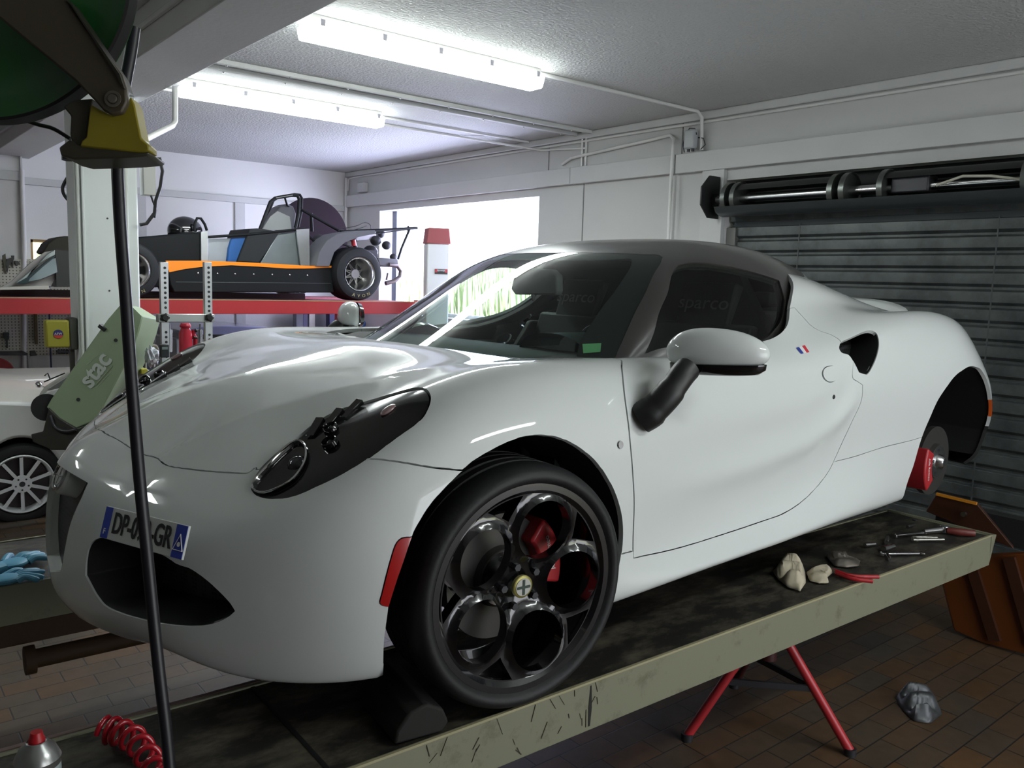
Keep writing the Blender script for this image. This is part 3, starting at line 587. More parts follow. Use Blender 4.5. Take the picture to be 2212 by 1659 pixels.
def uv_of(S, pts, rows=None):
    """(x, z) side-view points on the flank -> uv"""
    u = np.linspace(0, S.nu-1, (S.nu-1)*12+1); v = np.linspace(0, rows or S.nv-1, 90); P = S.grid(u, v).reshape(-1, 3)
    U = np.stack(np.meshgrid(u, v, indexing='ij'), -1).reshape(-1, 2); ok = P[:, 1] > .55; out = []
    for q in pts:
        d = (P[:, 0]-q[0])**2+(P[:, 2]-q[1])**2+(~ok)*9; x = U[d.argmin()].copy()
        for _ in range(8):
            r = S.pts(x[None])[0][[0, 2]]-q; e = 1e-4
            J = np.c_[(S.pts((x+[e, 0])[None])[0]-S.pts(x[None])[0])[[0, 2]]/e, (S.pts((x+[0, e])[None])[0]-S.pts(x[None])[0])[[0, 2]]/e]
            try: st = np.linalg.solve(J, -r)
            except Exception: break
            x = np.clip(x+np.clip(st, -.3, .3), 0, [S.nu-1, S.nv-1])
        out.append(x)
    return np.array(out)
def arc(cx, cz, r, a0, a1, n=48): return [(cx+r*cos(radians(a)), cz+r*sin(radians(a))) for a in np.linspace(a0, a1, n)]

M_paint = mat('white_car_paint', (.66, .695, .68), .55, coat=1, spec=.25)
M_roof = mat('black_roof_paint', (.040, .038, .036), .30, coat=.5)
M_carbon = mat('carbon_black', (.006, .006, .007), .12, coat=.5)
M_cabin = mat('cabin_trim', (.012, .014, .014), .8)
M_ws = glassmat('windscreen_glass', (.72, .84, .80), .9)
M_sg = glassmat('side_glass', (.70, .76, .72), .8)
M_lens = mat('lamp_glass', (.08, .08, .09), .05, metal=.6)
M_mesh = mat('grille_mesh', (.010, .010, .011), .5)
M_chrome = mat('chrome', (.8, .8, .8), .08, metal=1)
M_rimb = mat('black_wheel_paint', (.005, .005, .006), .18, coat=.8)
M_disc = mat('brake_disc_iron', (.07, .066, .062), .5, metal=.6)
M_reflred = mat('red_reflector', (.40, .008, .008), .25, coat=1)
M_refl_or = mat('orange_reflector', (.75, .12, .01), .25, coat=1)
M_under = mat('underbody_black', (.008, .008, .008), .9)
M_tyre = mat('tyre_rubber', (.008, .008, .009), .6, bump=.1, bscale=90)

CAR = thing('sports_car', 'white sports coupe with black roof on the cream lift, its rear wheel removed', 'car', (0, 0, 0), PHI)
RIDGE[:] = [tuple(p) for p in TR['ridge'][0]]; DLINE[:] = [tuple(p) for p in TR['doorline'][0]]; shell.extra = ridge_disp
T = {k: segsmooth([np.array(s) for s in v]) for k, v in TR.items() if len(v[0]) > 1}
TC = {k: segsmooth([np.array(s) for s in TR[k]], True) for k in ('headlight', 'lamp_main', 'intake_front', 'intake_side', 'handle')}
hiS = np.array([shell.nu-1., shell.nv-1.])
archF = T['archF']; archF = np.r_[[(archF[0][0]+.03, 0.)], archF, [(archF[-1][0]-.25, 0.)]]
archR = T['archR']; _t = uv_of(shell, [(2.755, .42), (2.762, .36), (2.75, .25), (2.74, .15)], 8); archR = np.r_[[(archR[0][0]-.1, 0.)], archR, resample(np.r_[archR[-1:], _t]), [(_t[-1][0], 0.)]]
low = lambda c: np.r_[[(c[0][0], -1.)], c, [(c[-1][0], -1.)]]
pF = low(archF); pR = low(archR)
gr = T['grille']; g_poly = np.r_[[(-.5, gr[0][1]+.25)], [(0, gr[0][1]+.15)], gr, [(0, gr[-1][1]-.25)], [(-.5, gr[-1][1]-.3)]]
g_line = np.r_[[(0, gr[0][1]+.15)], gr, [(0, gr[-1][1]-.25)]]
hood = T['hoodgap']; hood = np.r_[[(0, hood[0][1])], hood]
fg = T['fendergap']
bump = np.r_[[(-1, hood[0][1])], hood, [(4.2, 6.7)], fg[:1], fg, [(7.6, 4.4), (8, 3.), (8, -1), (-1, -1)]]
dF = T['doorfront']; dB = T['doorbottom']; dT = T['doortop']
belt_z = lambda u: None
# belt line of the cabin opening on the body (under the glass)
cab = crom([(7.72, 11.6), (7.8, 11.0), (8.15, 10.6), (8.85, 10.05), (9.45, 9.4), (9.95, 8.9), (10.4, 8.66), (11., 8.60), (12., 8.5), (12.5, 8.35), (12.9, 8.5), (13.2, 9.0), (13.5, 9.5), (13.8, 9.9), (14.4, 10.12), (14.6, 10.3), (14.7, 11.6)], 6)
rw = T['roofwhite']
ins = TC['intake_side']
doorp = np.concatenate([dF, dB, [(13.6, 6.6)], dT, [(12.9, 8.9), (12, 8.9), (10.6, 8.95), (10.42, 8.9)], dF[:1]])
sj = T['silljoint']; qg = T['quartergap']
sill = np.concatenate([[(9., 3.0)], sj, dF[-3:-1], dB[:int(len(dB)*.86)]]); 
k_end = int(np.argmin(np.hypot(*(dB-qg[0]).T)))
sill = np.concatenate([[(9., 2.95)], sj, dF[-1:], dB[:k_end], qg, [(16.2, 3.4), (16.2, -1), (9, -1)]])
redf = T['redfront']; redf_p = np.r_[redf, [(6.9, 2.9), (6.9, 4.0)]]
blk = np.array([(18.0, 2.35), (18.6, 2.75), (22.5, 3.2), (22.5, -1), (18.0, -1)])
mark = np.array([(18.0, 1.9), (18.40, 1.85), (18.75, 4.1), (18.2, 4.3)])
curves = [TC['headlight'], TC['intake_front'], g_line, TC['intake_side'], TC['handle'], archF, archR, cab, hood, np.r_[fg, [(7.6, 4.9)]], dF, dB, np.r_[dB[-1:], [(13.6, 6.6)]], np.r_[[(13.45, 6.8)], dT, [(13.2, 9.0)]],
          np.r_[[(9.6, 2.9)], sj, dF[-1:]], np.r_[dB[k_end:k_end+1], qg, [(15.6, 3.5)]], np.r_[redf_p, redf_p[:1]], blk, np.r_[mark, mark[:1]], np.array([dF[0], (10.42, 8.8)])]
regs = [('headlight', TC['headlight']), ('intake_front', TC['intake_front']), ('grille', g_poly), ('intake_side', TC['intake_side']), ('arch_f', pF), ('arch_r', pR), ('cabin', np.r_[cab, [(7.72, 12)]]),
        ('handle', TC['handle']), ('redf', redf_p), ('markr', mark), ('bumper', bump), ('door', doorp), ('sill', sill), ('black', blk),
        ('front', np.array([(-1, -1), (10.42, -1), (10.42, 12), (-1, 12)])), ('rear', None)]
R = trim(shell, curves, regs)
sg = 1.
_c = shell.pts([[11., 4.]])[0]; _n = shell.nrm([[11., 4.]])[0]; sg = 1. if _n[1] > 0 else -1.
def pan(reg, name, m, side, **k):
    uv, tri = R[reg]; return panel(shell, name, uv, tri, m, k.pop('parent', CAR), side, sg, **k)
P_bumper = pan('bumper', 'front_bumper', M_paint, 0)
P_hood = pan('front', 'front_clamshell', M_paint, 0, gap=.0034)
P_rear = pan('rear', 'rear_bodywork', M_paint, 0)
pan('black', 'rear_diffuser', M_under, 0)
doors = {}
for s in (-1, 1):
    doors[s] = pan('door', 'door', M_paint, s, gap=.002)
    pan('sill', 'side_sill', M_paint, s)
    pan('handle', 'door_handle', M_paint, s, parent=doors[s], off=.004, gap=.001, fold=.012)
    pan('redf', 'side_reflector', M_reflred, s, off=.002, label='red front side reflector')
    pan('markr', 'side_reflector', M_refl_or, s, off=.002, label='red and orange rear side marker')
def bnd_loop(poly, S=shell):
    p = S.pts(np.clip(poly, 0, [S.nu-1, S.nv-1])); return p
# recessed openings: tube walls back from the outline and a mesh floor
def recess(reg, poly, name, vec, s, mwall, mfloor, parent=CAR, shrink=.85, closed=True, floor_only=False):
    P = bnd_loop(poly)*np.array([1, s, 1.]); c = P.mean(0); v = np.array(vec)*[1, s, 1]
    Q = c+(P-c)*shrink+v; n = len(P); mb = MB()
    V = list(P-(v/np.linalg.norm(v))*-.004)+list(Q); F = [(i, (i+1) % n, (i+1) % n+n, i+n) for i in range(n if closed else n-1)]
    mb.add(V, F); wall = mb.build(name+'_duct', mwall, parent)
    uv, tri = R[reg]; p = shell.pts(uv)*np.array([1, s, 1.]); p = c+(p-c)*shrink*1.02+v
    f = MB(); f.add(list(p), [tuple(t) for t in tri]); f.build(name+'_mesh', mfloor, wall)
    return wall
def meshmat(name, base, hole, scale):
    m = mat(name, base, .35); nt = m.node_tree; b = nt.nodes['Principled BSDF']; tc = nt.nodes.new('ShaderNodeTexCoord'); vo = nt.nodes.new('ShaderNodeTexVoronoi'); vo.inputs['Scale'].default_value = scale; vo.inputs['Randomness'].default_value = .15
    r = nt.nodes.new('ShaderNodeValToRGB'); r.color_ramp.elements[0].position = .36; r.color_ramp.elements[1].position = .45; r.color_ramp.elements[0].color = (*hole, 1); r.color_ramp.elements[1].color = (*base, 1)
    nt.links.new(tc.outputs['Object'], vo.inputs['Vector']); nt.links.new(vo.outputs['Distance'], r.inputs[0]); nt.links.new(r.outputs[0], b.inputs['Base Color']); return m
M_mesh = meshmat('intake_mesh', (.035, .036, .038), (.002, .002, .002), 95)
for s in (-1, 1):
    recess('intake_front', TC['intake_front'][:-1], 'bumper_intake', (.13, 0, .01), s, M_black, M_mesh, P_bumper)
    recess('intake_side', TC['intake_side'][:-1], 'side_intake', (.05, -.12, -.01), s, M_under, M_mesh, P_rear)
gl = bnd_loop(np.r_[g_line]); gl2 = np.concatenate([gl*[1, -1, 1], gl[::-1]])
gc = gl2.mean(0); gq = gc+(gl2-gc)*np.array([1, .97, .98])+np.array([.030, 0, 0]); n = len(gl2); mb = MB(); mb.add(list(gl2)+list(gq), [(i, (i+1) % n, (i+1) % n+n, i+n) for i in range(n)])
gw = mb.build('centre_grille', M_paint, CAR); fb = MB(); fb.add(list(gq+[-.001, 0, 0]), [tuple(range(n))]); fb.build('grille_mesh', M_mesh, gw)
# emblem boss at the top of the grille
bc = Vector((-.752, 0, .492)); bd_ = Vector((-1, 0, .42)).normalized(); Rb = bd_.to_track_quat('Z', 'Y').to_matrix().to_4x4(); Rb.translation = bc
eb = MB(); eb.lathe([(0, -.05), (.046, -.05), (.046, .008), (.041, .014), (0, .014)], 40, Rb); emb = eb.build('emblem_mount', M_paint, CAR)
er = MB(); er.lathe([(.036, .0135), (.040, .019), (.036, .021), (.034, .0175)], 40, Rb, closed=True); ering = er.build('emblem', M_chrome, emb)
ed = MB(); ed.lathe([(0, .0165), (.035, .0165), (.035, .013), (0, .013)], 40, Rb); ed.build('emblem_face', mat('emblem_blue', (.02, .05, .06), .3), ering)
ec = MB(); ec.lathe([(0, .018), (.025, .018), (.025, .016), (0, .016)], 32, Rb)
for a in (0, 90): ec.bar(Rb @ Vector((-.022*cos(radians(a)), -.022*sin(radians(a)), .0185)), Rb @ Vector((.022*cos(radians(a)), .022*sin(radians(a)), .0185)), .007, .002)
ec.build('emblem_cross', mat('emblem_silver', (.5, .52, .5), .3, metal=.6), ering)
# headlight units
for s in (-1, 1):
    hd = pan('headlight', 'headlight', M_carbon, s, gap=.002, fold=.02, off=-.004)
    K = np.array([1, s, 1.])
    def hp(poly, lift):
        poly = np.array(poly, float); return (shell.pts(poly)+shell.nrm(poly)*sg*lift)*K
    lm = TC['lamp_main'][:-1]; cuv = lm.mean(0); ring = hp(lm, .004)
    r = MB(); r.tube(list(ring[::2]), .0028, 8, closed=True); r.build('lamp_rim', M_chrome, hd)
    inner = hp(cuv+(lm-cuv)*.97, .0015); deep = hp(cuv+(lm-cuv)*.45, -.05); c0 = hp([cuv], -.055)[0]; n = len(lm)
    b = MB(); b.add(list(inner)+list(deep)+[c0], [(i, (i+1) % n, (i+1) % n+n, i+n) for i in range(n)]+[(i+n, (i+1) % n+n, 2*n) for i in range(n)]); b.build('lamp_bowl', M_gloss, hd)
    lensc = hp([cuv+np.array([.16, .12])], -.018)[0]; g = MB(); g.ell(lensc, .026, .026, .026, 20, 12); g.build('lamp_lens', M_lens, hd)
    for px, py, rr in HL_SMALL:
        p = hp([(px, py)], .002)[0]; nn = (shell.nrm([(px, py)])*sg*K)[0]; q = Vector(nn).to_track_quat('Z', 'Y').to_matrix().to_4x4(); q.translation = Vector(p)
        t = MB(); t.lathe([(rr*.55, -.012), (rr*.9, .001), (rr, .008), (rr*1.12, .006), (rr*1.2, -.004)], 24, q); t2 = t.build('small_lamp_bezel', M_gloss, hd)
        t = MB(); t.ell(p-nn*.004, rr*.6, rr*.6, rr*.6, 14, 8); t.build('small_lamp_lens', M_lens, t2)
    # stepped cooling fins along the upper edge
    top = HL_FINS
    for k, (a, b_) in enumerate(top):
        A = hp([a], .0)[0]; B = hp([b_], .0)[0]; nn = (shell.nrm([a])*sg*K)[0]
        f = MB(); d = (B-A); w = np.cross(d/np.linalg.norm(d), nn)*.018
        f.add([A-w*.2, B-w*.2, B+w, A+w, A-w*.2+nn*.002, B-w*.2+nn*.014, B+w+nn*.012, A+w+nn*.002], [(0, 1, 2, 3), (4, 5, 6, 7), (0, 1, 5, 4), (1, 2, 6, 5), (2, 3, 7, 6), (3, 0, 4, 7)]); f.build('lamp_fin', M_gloss, hd, bev=.002)
    # rear oval lens
    p = hp([HL_OVAL], -.001)[0]; nn = (shell.nrm([HL_OVAL])*sg*K)[0]; q = Vector(nn).to_track_quat('Z', 'X').to_matrix()
    g = MB(); g.ell(p, .022, .012, .006, 20, 10, q); g.build('indicator_lens', mat('dim_indicator', (.30, .20, .20), .2, coat=1), hd)
# ---------------- greenhouse
hd_ = np.array([dome.nu-1., dome.nv-1.])
sgd = 1. if dome.nrm([[5., 4.5]])[0][2] > 0 else -1.
pil = T['pillar_in']; hdr = T['header']; vh = hdr[-1]
ws = np.concatenate([[(-1, 3.72)], [(0, 3.74)], pil, hdr, [(vh[0]-.02, 7.5), (-1, 7.5)]])
wl = np.concatenate([[(0, 3.74)], pil, hdr, [(vh[0]-.02, 7.)]])
sw = segsmooth([np.array(s) for s in TR['sidewin']]); dwl = T['doorwinline']
rr_ = T['roofrear']
rend = np.r_[rr_, [(rr_[-1][0]+.25, rr_[-1][1]+.25)], [(8.0, 4.75)], [(8.6, 5.2)], [(9.0, 5.6)]]
lowb = np.array([(-1, -1), (20, -1)])
D = trim(dome, [wl, np.r_[sw, sw[:1]], rend, dwl], [('sideglass', sw), ('windscreen', ws), ('cut', np.r_[rend, [(20, 5.6), (20, -1), (rend[0][0], -1)]]), ('roof', None)], 16, 14)
def dpan(reg, name, m, side, **k):
    uv, tri = D[reg]; return panel(dome, name, uv, tri, m, k.pop('parent', CAR), side, sgd, **k)
P_roof = dpan('roof', 'roof', M_roof, 0, gap=.0008, fold=.02)
dpan('windscreen', 'windscreen', M_ws, 0, gap=0, fold=0)
for s in (-1, 1): dpan('sideglass', 'side_window', M_sg, s, gap=0, fold=0, off=-.004, parent=doors[s])
# dark inner lining under the roof, and frit band round the windscreen
def liner(reg, off):
    uv, tri = D[reg]; P = dome.pts(uv)+dome.nrm(uv)*sgd*off; mb = MB()
    for s in (-1, 1): mb.add(list(P*[1, s, 1]), [tuple(t) for t in tri])
    return mb
liner('roof', -.03).build('headlining', M_cabin, CAR)
fr = MB()
for s in (-1, 1):
    w1 = np.concatenate([[(0, 3.76)], pil, hdr, [(vh[0]-.02, 7.)]]); cen = np.array([1.6, 7.])
    w2 = w1.copy(); w2[:, 1] += .62*np.clip(1-(w1[:, 1]-4)/2.2, .0, 1); w2[:, 0] -= .30*np.clip((w1[:, 0]-2.4)/1.5, 0, 1)
    a = (dome.pts(w1)-dome.nrm(w1)*sgd*.003)*[1, s, 1]; b = (dome.pts(np.clip(w2, 0, hd_))-dome.nrm(np.clip(w2, 0, hd_))*sgd*.003)*[1, s, 1]; n = len(a)
    fr.add(list(a)+list(b), [(i, i+1, n+i+1, n+i) for i in range(n-1)])
fr.build('windscreen_band', M_cabin, CAR)
# ---------------- cabin
cb = MB()
dash = [(.22, .70), (.30, .775), (.42, .80), (.60, .80), (.72, .78), (.78, .72), (.80, .50), (.25, .45)]
cb.prism([(x, -.62, z) for x, z in dash], (0, 1.24, 0)); cb.build('dashboard', M_cabin, CAR, bev=.02)
ic = MB(); ic.add(*(lambda v: ([tuple(p) for p in v], [(i, i+1, i+14, i+13) for i in range(12)]))(np.array([(x, -.36+.15*cos(a), .80+.055*sin(a)) for x in (.56, .74) for a in np.linspace(0, pi, 13)])))
ic.build('instrument_hood', mat('hood_grey', (.10, .13, .13), .3), CAR)
fl = MB(); fl.box(.1, 2.0, -.70, .70, .16, .20); fl.prism([(1.45, -.62, .2), (1.45, .62, .2), (1.45, .62, .78), (1.45, .50, .95), (1.45, .42, 1.08), (1.45, -.42, 1.08), (1.45, -.50, .95), (1.45, -.62, .78)], (.05, 0, 0)); fl.box(.05, .10, -.60, .60, .2, .72)
for s in (-1, 1): fl.box(.25, 1.95, s*.70-.02, s*.70+.02, .18, .72)
fl.build('cabin_tub', M_cabin, CAR)
M_seat = mat('seat_cloth', (.012, .014, .016), .75)
for y in (-.34, .34):
    hr_ = MB(); hr_.prism([(x, y-.12, z) for x, z in ((1.345, .86), (1.37, .86), (1.45, 1.02), (1.40, 1.035))], (0, .24, 0))
    st = MB(); prof = [(1.30, .30), (1.36, .60), (1.41, .86), (1.40, .88), (1.35, .88), (1.27, .66), (1.15, .40), (.85, .36), (.84, .28), (1.2, .24)]
    st.prism([(x, y-.22, z) for x, z in prof], (0, .44, 0)); se = st.build('bucket_seat', M_seat, CAR, bev=.03); hr_.build('headrest', M_seat, se, bev=.01)
    for k in (-1, 1):
        w = MB(); w.prism([(1.22, y+k*.235-.02, .50), (1.36, y+k*.235-.02, .84), (1.30, y+k*.235-.02, .84), (1.12, y+k*.235-.02, .60), (1.0, y+k*.235-.02, .42)], (0, .04, 0)); w.build('seat_bolster', M_seat, se, bev=.012)
    textmesh('seat_lettering', 'sparco', .075, mat('seat_thread', (.10, .11, .10), .6), frame((1.362, y, .955), (0, -1, 0), (.35, 0, 1)), se, sx=1.15)
sw_ = MB(); q = Matrix.Rotation(radians(68), 4, 'Y'); q.translation = Vector((.88, -.34, .72)); sw_.lathe([(.165+.013*cos(t), .013*sin(t)) for t in np.linspace(0, 2*pi, 10)[:-1]], 40, q, closed=True)
for a in (0, 180, 270): sw_.bar(q @ Vector((0, 0, 0)), q @ Vector((.16*sin(radians(a)), .16*cos(radians(a)), 0)), .03, .01)
sw_.build('steering_wheel', M_black, CAR)
rv = MB(); rv.prism([(.80, y, z) for y, z in ((-.125, .985), (-.115, .97), (.10, .965), (.125, .985), (.105, 1.05), (.06, 1.065), (-.09, 1.06), (-.12, 1.04))], (.035, 0, 0)); rv.cyl((.815, .0, 1.05), (.86, .0, 1.10), .010); rv.cyl((.80, .0, .97), (.795, -.01, .945), .006); rv.build('rear_view_mirror', mat('mirror_back', (.13, .13, .13), .6), CAR, bev=.008)
# permit sticker low on the windscreen, tricolour flag on the door, small round badge, lock
p = np.array(dome.pts([TR_STICK[0]])[0])*[1, -1, 1]; 
def decal(S, sgn_, uvs, off, name, m, parent, label=None, s=-1):
    uvs = np.array(uvs, float); P = (S.pts(uvs)+S.nrm(uvs)*sgn_*off)*[1, s, 1]; mb = MB(); mb.add(list(P), [tuple(range(len(P)))]); return mb.build(name, m, parent, label=label)
decal(dome, sgd, TR_STICK, -.002, 'permit_sticker', mat('green_paper', (.22, .55, .25), .6), CAR, 'green permit sticker low on the windscreen')
fuv = np.array(TR['flag'][0])
def lerp(a, b, t): return a+(b-a)*t
for k, (nm, c) in enumerate((('blue', (.03, .05, .30)), ('white', (.75, .75, .75)), ('red', (.6, .03, .05)))):
    a, b = k/3, (k+1)/3; TL, TRr, BR, BL = fuv
    decal(shell, sg, [lerp(TL, TRr, a), lerp(TL, TRr, b), lerp(BL, BR, b), lerp(BL, BR, a)], .0015, 'flag_sticker', mat('flag_'+nm, c, .4), doors[-1], nm+' band of the tricolour flag sticker')
for key, r0, h, m, nm, prn in (('fuelbtn', .012, .004, M_chrome, 'round_badge', P_hood), ('doorlock', .008, .002, M_dark, 'door_lock', doors[-1])):
    uvp = np.array(TR[key][0][0]); p = shell.pts([uvp])[0]*[1, -1, 1]; nn = shell.nrm([uvp])[0]*sg*[1, -1, 1]
    q = Vector(nn).to_track_quat('Z', 'Y').to_matrix().to_4x4(); q.translation = Vector(p); mb = MB(); mb.lathe([(0, h), (r0*.8, h), (r0, 0), (r0, -.004), (0, -.004)], 24, q); mb.build(nm, m, prn)
# ---------------- number plate
pc = [Vector(c) for c in PLATE]
ux = (pc[1]-pc[0]).normalized(); W_ = ((pc[1]-pc[0]).length+(pc[2]-pc[3]).length)/2; H_ = ((pc[3]-pc[0]).length+(pc[2]-pc[1]).length)/2
cen = sum(pc, Vector())/4; Fm = frame(cen, ux, (pc[0]-pc[3]))
def pbox(x0, x1, y0, y1, z0, z1, name, m, par, bev=0): mb = MB(); mb.box(x0, x1, y0, y1, z0, z1); mb.v = [tuple(Fm @ Vector(p)) for p in mb.v]; return mb.build(name, m, par, bev=bev)
npl = pbox(-W_/2, W_/2, -H_/2, H_/2, -.006, 0, 'number_plate', mat('plate_white', (.62, .64, .62), .35), CAR, .001)
M_eu = mat('plate_blue', (.03, .06, .42), .35); M_let = mat('plate_black', (.01, .01, .01), .4)
pbox(-W_/2+.001, -W_/2+.026, -H_/2+.001, H_/2-.001, 0, .0008, 'blue_band', M_eu, npl); pbox(W_/2-.036, W_/2-.001, -H_/2+.001, H_/2-.001, 0, .0008, 'blue_band', M_eu, npl)
textmesh('plate_lettering', 'DP-090-GR', H_*.92, M_let, Fm @ Matrix.Translation((-.004, .001, .001)), npl, sx=(W_-.068)/(H_*.92*5.05), bold=.001)
textmesh('country_letter', 'F', H_*.26, mat('plate_print', (.8, .8, .8), .4), Fm @ Matrix.Translation((-W_/2+.013, -H_*.28, .0012)), npl)
tm = MB(); tr_ = [(0, .022), (-.016, -.012), (.016, -.012)]
for i in range(3): a, b = tr_[i], tr_[(i+1) % 3]; tm.bar(Fm @ Vector((W_/2-.018+a[0], a[1]-.006, .001)), Fm @ Vector((W_/2-.018+b[0], b[1]-.006, .001)), .003, .001)
Fq = Fm @ Matrix.Translation((W_/2-.018, -.006, .001)); tm.lathe([(0, .0008), (.005, .0008), (.005, 0)], 20, Fq); tm.build('region_mark', mat('plate_print', (.8, .8, .8), .4), npl)
# ---------------- door mirrors
for s in (-1, 1):
    A_ = Vector((.545, .835, .838)); B_ = Vector((.650, 1.088, .850)); c = (A_+B_)/2; ex = (B_-A_).normalized(); ey = Vector((-ex.y, ex.x, 0)); hl = (B_-A_).length/2
    def mp(a, b, z): p = c+ex*a+ey*b; return (p.x, p.y*s, p.z+z)
    v = []; f = []; nu, nv = 40, 22
    for i in range(nv+1):
        a = -pi/2+pi*i/nv
        for k in range(nu):
            t = 2*pi*k/nu; ca = abs(cos(a))**.85; x = ca*cos(t); y = ca*sin(t); z = sin(a); fx = (x+1)/2
            zz = z*(.074 if z > 0 else .060)*(1.0-.22*fx); yy = y*(.062 if y > 0 else .040)*(1-.15*fx)
            v.append(mp(x*hl, yy, max(zz, -.046)-.006*fx))
    for i in range(nv):
        for k in range(nu): l = (k+1) % nu; f.append((i*nu+k, i*nu+l, (i+1)*nu+l, (i+1)*nu+k))
    mb = MB(); mb.add(v, f); mr = mb.build('door_mirror', M_paint, doors[s], ang=80)
    tr = MB(); V = []
    for zz, kk in ((-.030, .93), (-.044, .92), (-.056, .80), (-.060, .5)):
        for k in range(32): t = 2*pi*k/32; V.append(mp(hl*kk*cos(t)+.004, .048*kk*sin(t)+.010, zz))
    tr.add(V, [(r*32+k, r*32+(k+1) % 32, (r+1)*32+(k+1) % 32, (r+1)*32+k) for r in range(3) for k in range(32)]+[tuple(range(96, 128))]); tr.build('mirror_underside', M_gloss, mr, ang=60)
    ar = MB(); ar.tube(crom([(.415, .866*s, .668), (.432, .89*s, .69), (.462, .915*s, .735), (.50, .925*s, .782), (.525, .925*s, .80)], 5), [.042]*6+[.038]*6+[.034]*9, 20); ar.build('mirror_arm', M_black, mr, ang=60)
    g = MB(); V = [mp(hl*.86*cos(t), -.043, .050*sin(t)+.004) for t in np.linspace(0, 2*pi, 32, endpoint=False)]+[mp(hl*.90*cos(t), -.028, .054*sin(t)+.004) for t in np.linspace(0, 2*pi, 32, endpoint=False)]
    g.add(V, [tuple(range(32))]+[(k, (k+1) % 32, 32+(k+1) % 32, 32+k) for k in range(32)]); g.build('mirror_glass', M_gloss, mr)
# ---------------- spoiler lip, wipers
sp = MB(); V = []
for y in np.linspace(-.46, .46, 25):
    q_ = abs(y)/.46; k = (1-q_**4)**.5 if q_ < 1 else 0; x = 2.935-.07*q_**2; z0 = .915; z = z0+.072*k-.012*q_**2
    V += [(x-.20, y, .90), (x-.06, y, z-.012), (x-.010, y, z), (x+.004, y, z-.006), (x-.004, y, z-.030), (x-.03, y, .89)]
F = [(i*6+j, i*6+(j+1) % 6, (i+1)*6+(j+1) % 6, (i+1)*6+j) for i in range(24) for j in range(6)]+[tuple(range(6)), tuple(24*6+j for j in range(5, -1, -1))]
sp.add(V, F); sp.build('rear_spoiler', M_paint, CAR, ang=50)
wp = MB()
for a, b in (((.15, .02, .79), (.27, .48, .80)), ((.19, -.30, .785), (.15, .02, .785))): wp.bar(a, b, .012, .012)
wp.build('windscreen_wiper', M_black, CAR)
cw = MB(); cw.add([(x, y*s, .772) for s in (1,) for x, y in ((.10, -.5), (.5, -.72), (.75, -.72), (.75, .72), (.5, .72), (.10, .5))], [(0, 1, 2, 3, 4, 5)]); cw.build('cowl_panel', M_under, CAR)
# ---------------- wheels and brakes
def rim_mesh():
    Rr = .232; hr = .071; Rc = .140; pts = []; ed = []
    def ring(cx, cz, r, n):
        i0 = len(pts); pts.extend([Vector((cx+r*cos(2*pi*k/n), cz+r*sin(2*pi*k/n))) for k in range(n)]); ed.extend([(i0+k, i0+(k+1) % n) for k in range(n)])
    ring(0, 0, Rr, 96); hs = [(Rc*cos(radians(a)), Rc*sin(radians(a))) for a in RIM_ANG]
    for h in hs: ring(h[0], h[1], hr, 48)
    tri_out = []
    for k in range(5):
        a = radians(RIM_ANG[k]+36); c = (.196*cos(a), .196*sin(a)); i0 = len(pts); n = 20
        # curved triangular pocket between two round holes near the lip
        q = []
        for t in np.linspace(-1, 1, 9): q.append((.219*cos(a+t*.23), .219*sin(a+t*.23)))
        q += [(.178*cos(a+.05), .178*sin(a+.05)), (.168*cos(a), .168*sin(a)), (.178*cos(a-.05), .178*sin(a-.05))]
        pts.extend([Vector(p) for p in q]); ed.extend([(i0+j, i0+(j+1) % len(q)) for j in range(len(q))]); tri_out.append(q)
    for rr in np.arange(.01, .231, .0105):
        n = max(6, int(2*pi*rr/.0105))
        for k in range(n):
            x, z = rr*cos(2*pi*k/n+rr*30), rr*sin(2*pi*k/n+rr*30)
            if all(abs(math.hypot(x-h[0], z-h[1])-hr) > .004 for h in hs): pts.append(Vector((x, z)))
    r = delaunay_2d_cdt(pts, ed, [], 0, 1e-6); V = np.array([tuple(p) for p in r[0]]); F = [f for f in r[2] if len(f) == 3]
    C = np.array([V[list(f)].mean(0) for f in F]); keep = np.hypot(*C.T) < Rr
    for h in hs: keep &= np.hypot(C[:, 0]-h[0], C[:, 1]-h[1]) > hr
    for q in tri_out: keep &= ~inpoly(C, q)
    F = [f for f, k in zip(F, keep) if k]
    def yf(x, z):
        r0 = math.hypot(x, z); y = -.012+.030*max(0., 1-(r0/.232))**1.3+.014*math.exp(-((r0-.045)/.02)**2)*0
        dm = min(math.hypot(x-h[0], z-h[1]) for h in hs)-hr; y -= .014*math.exp(-(dm/.010)**2)      # raised lips round the holes
        if r0 < .05: y += .012*(1-r0/.05)
        return y
    front = [(p[0], yf(p[0], p[1]), p[1]) for p in V]; nV = len(V); back = [(p[0], q[1]+.028, p[1]) for p, q in zip(V, front)]
    FF = [tuple(f) for f in F]+[tuple(i+nV for i in reversed(f)) for f in F]; e = {}
    for f in F:
        for i in range(3): e[(f[i], f[(i+1) % 3])] = 1
    FF += [(b, a, a+nV, b+nV) for a, b in e if (b, a) not in e]
    mb = MB(); mb.add(front+back, FF)
    Ry = Matrix.Rotation(radians(90), 4, 'X')       # lathe axis along y (height -> -y)
    mb.lathe([(.222, .012), (.232, .022), (.247, .022), (.248, .012), (.240, .004), (.228, -.01), (.226, -.16), (.245, -.175), (.246, -.182), (.222, -.182), (.215, -.16), (.217, -.01)], 96, Ry, closed=True)
    return mb
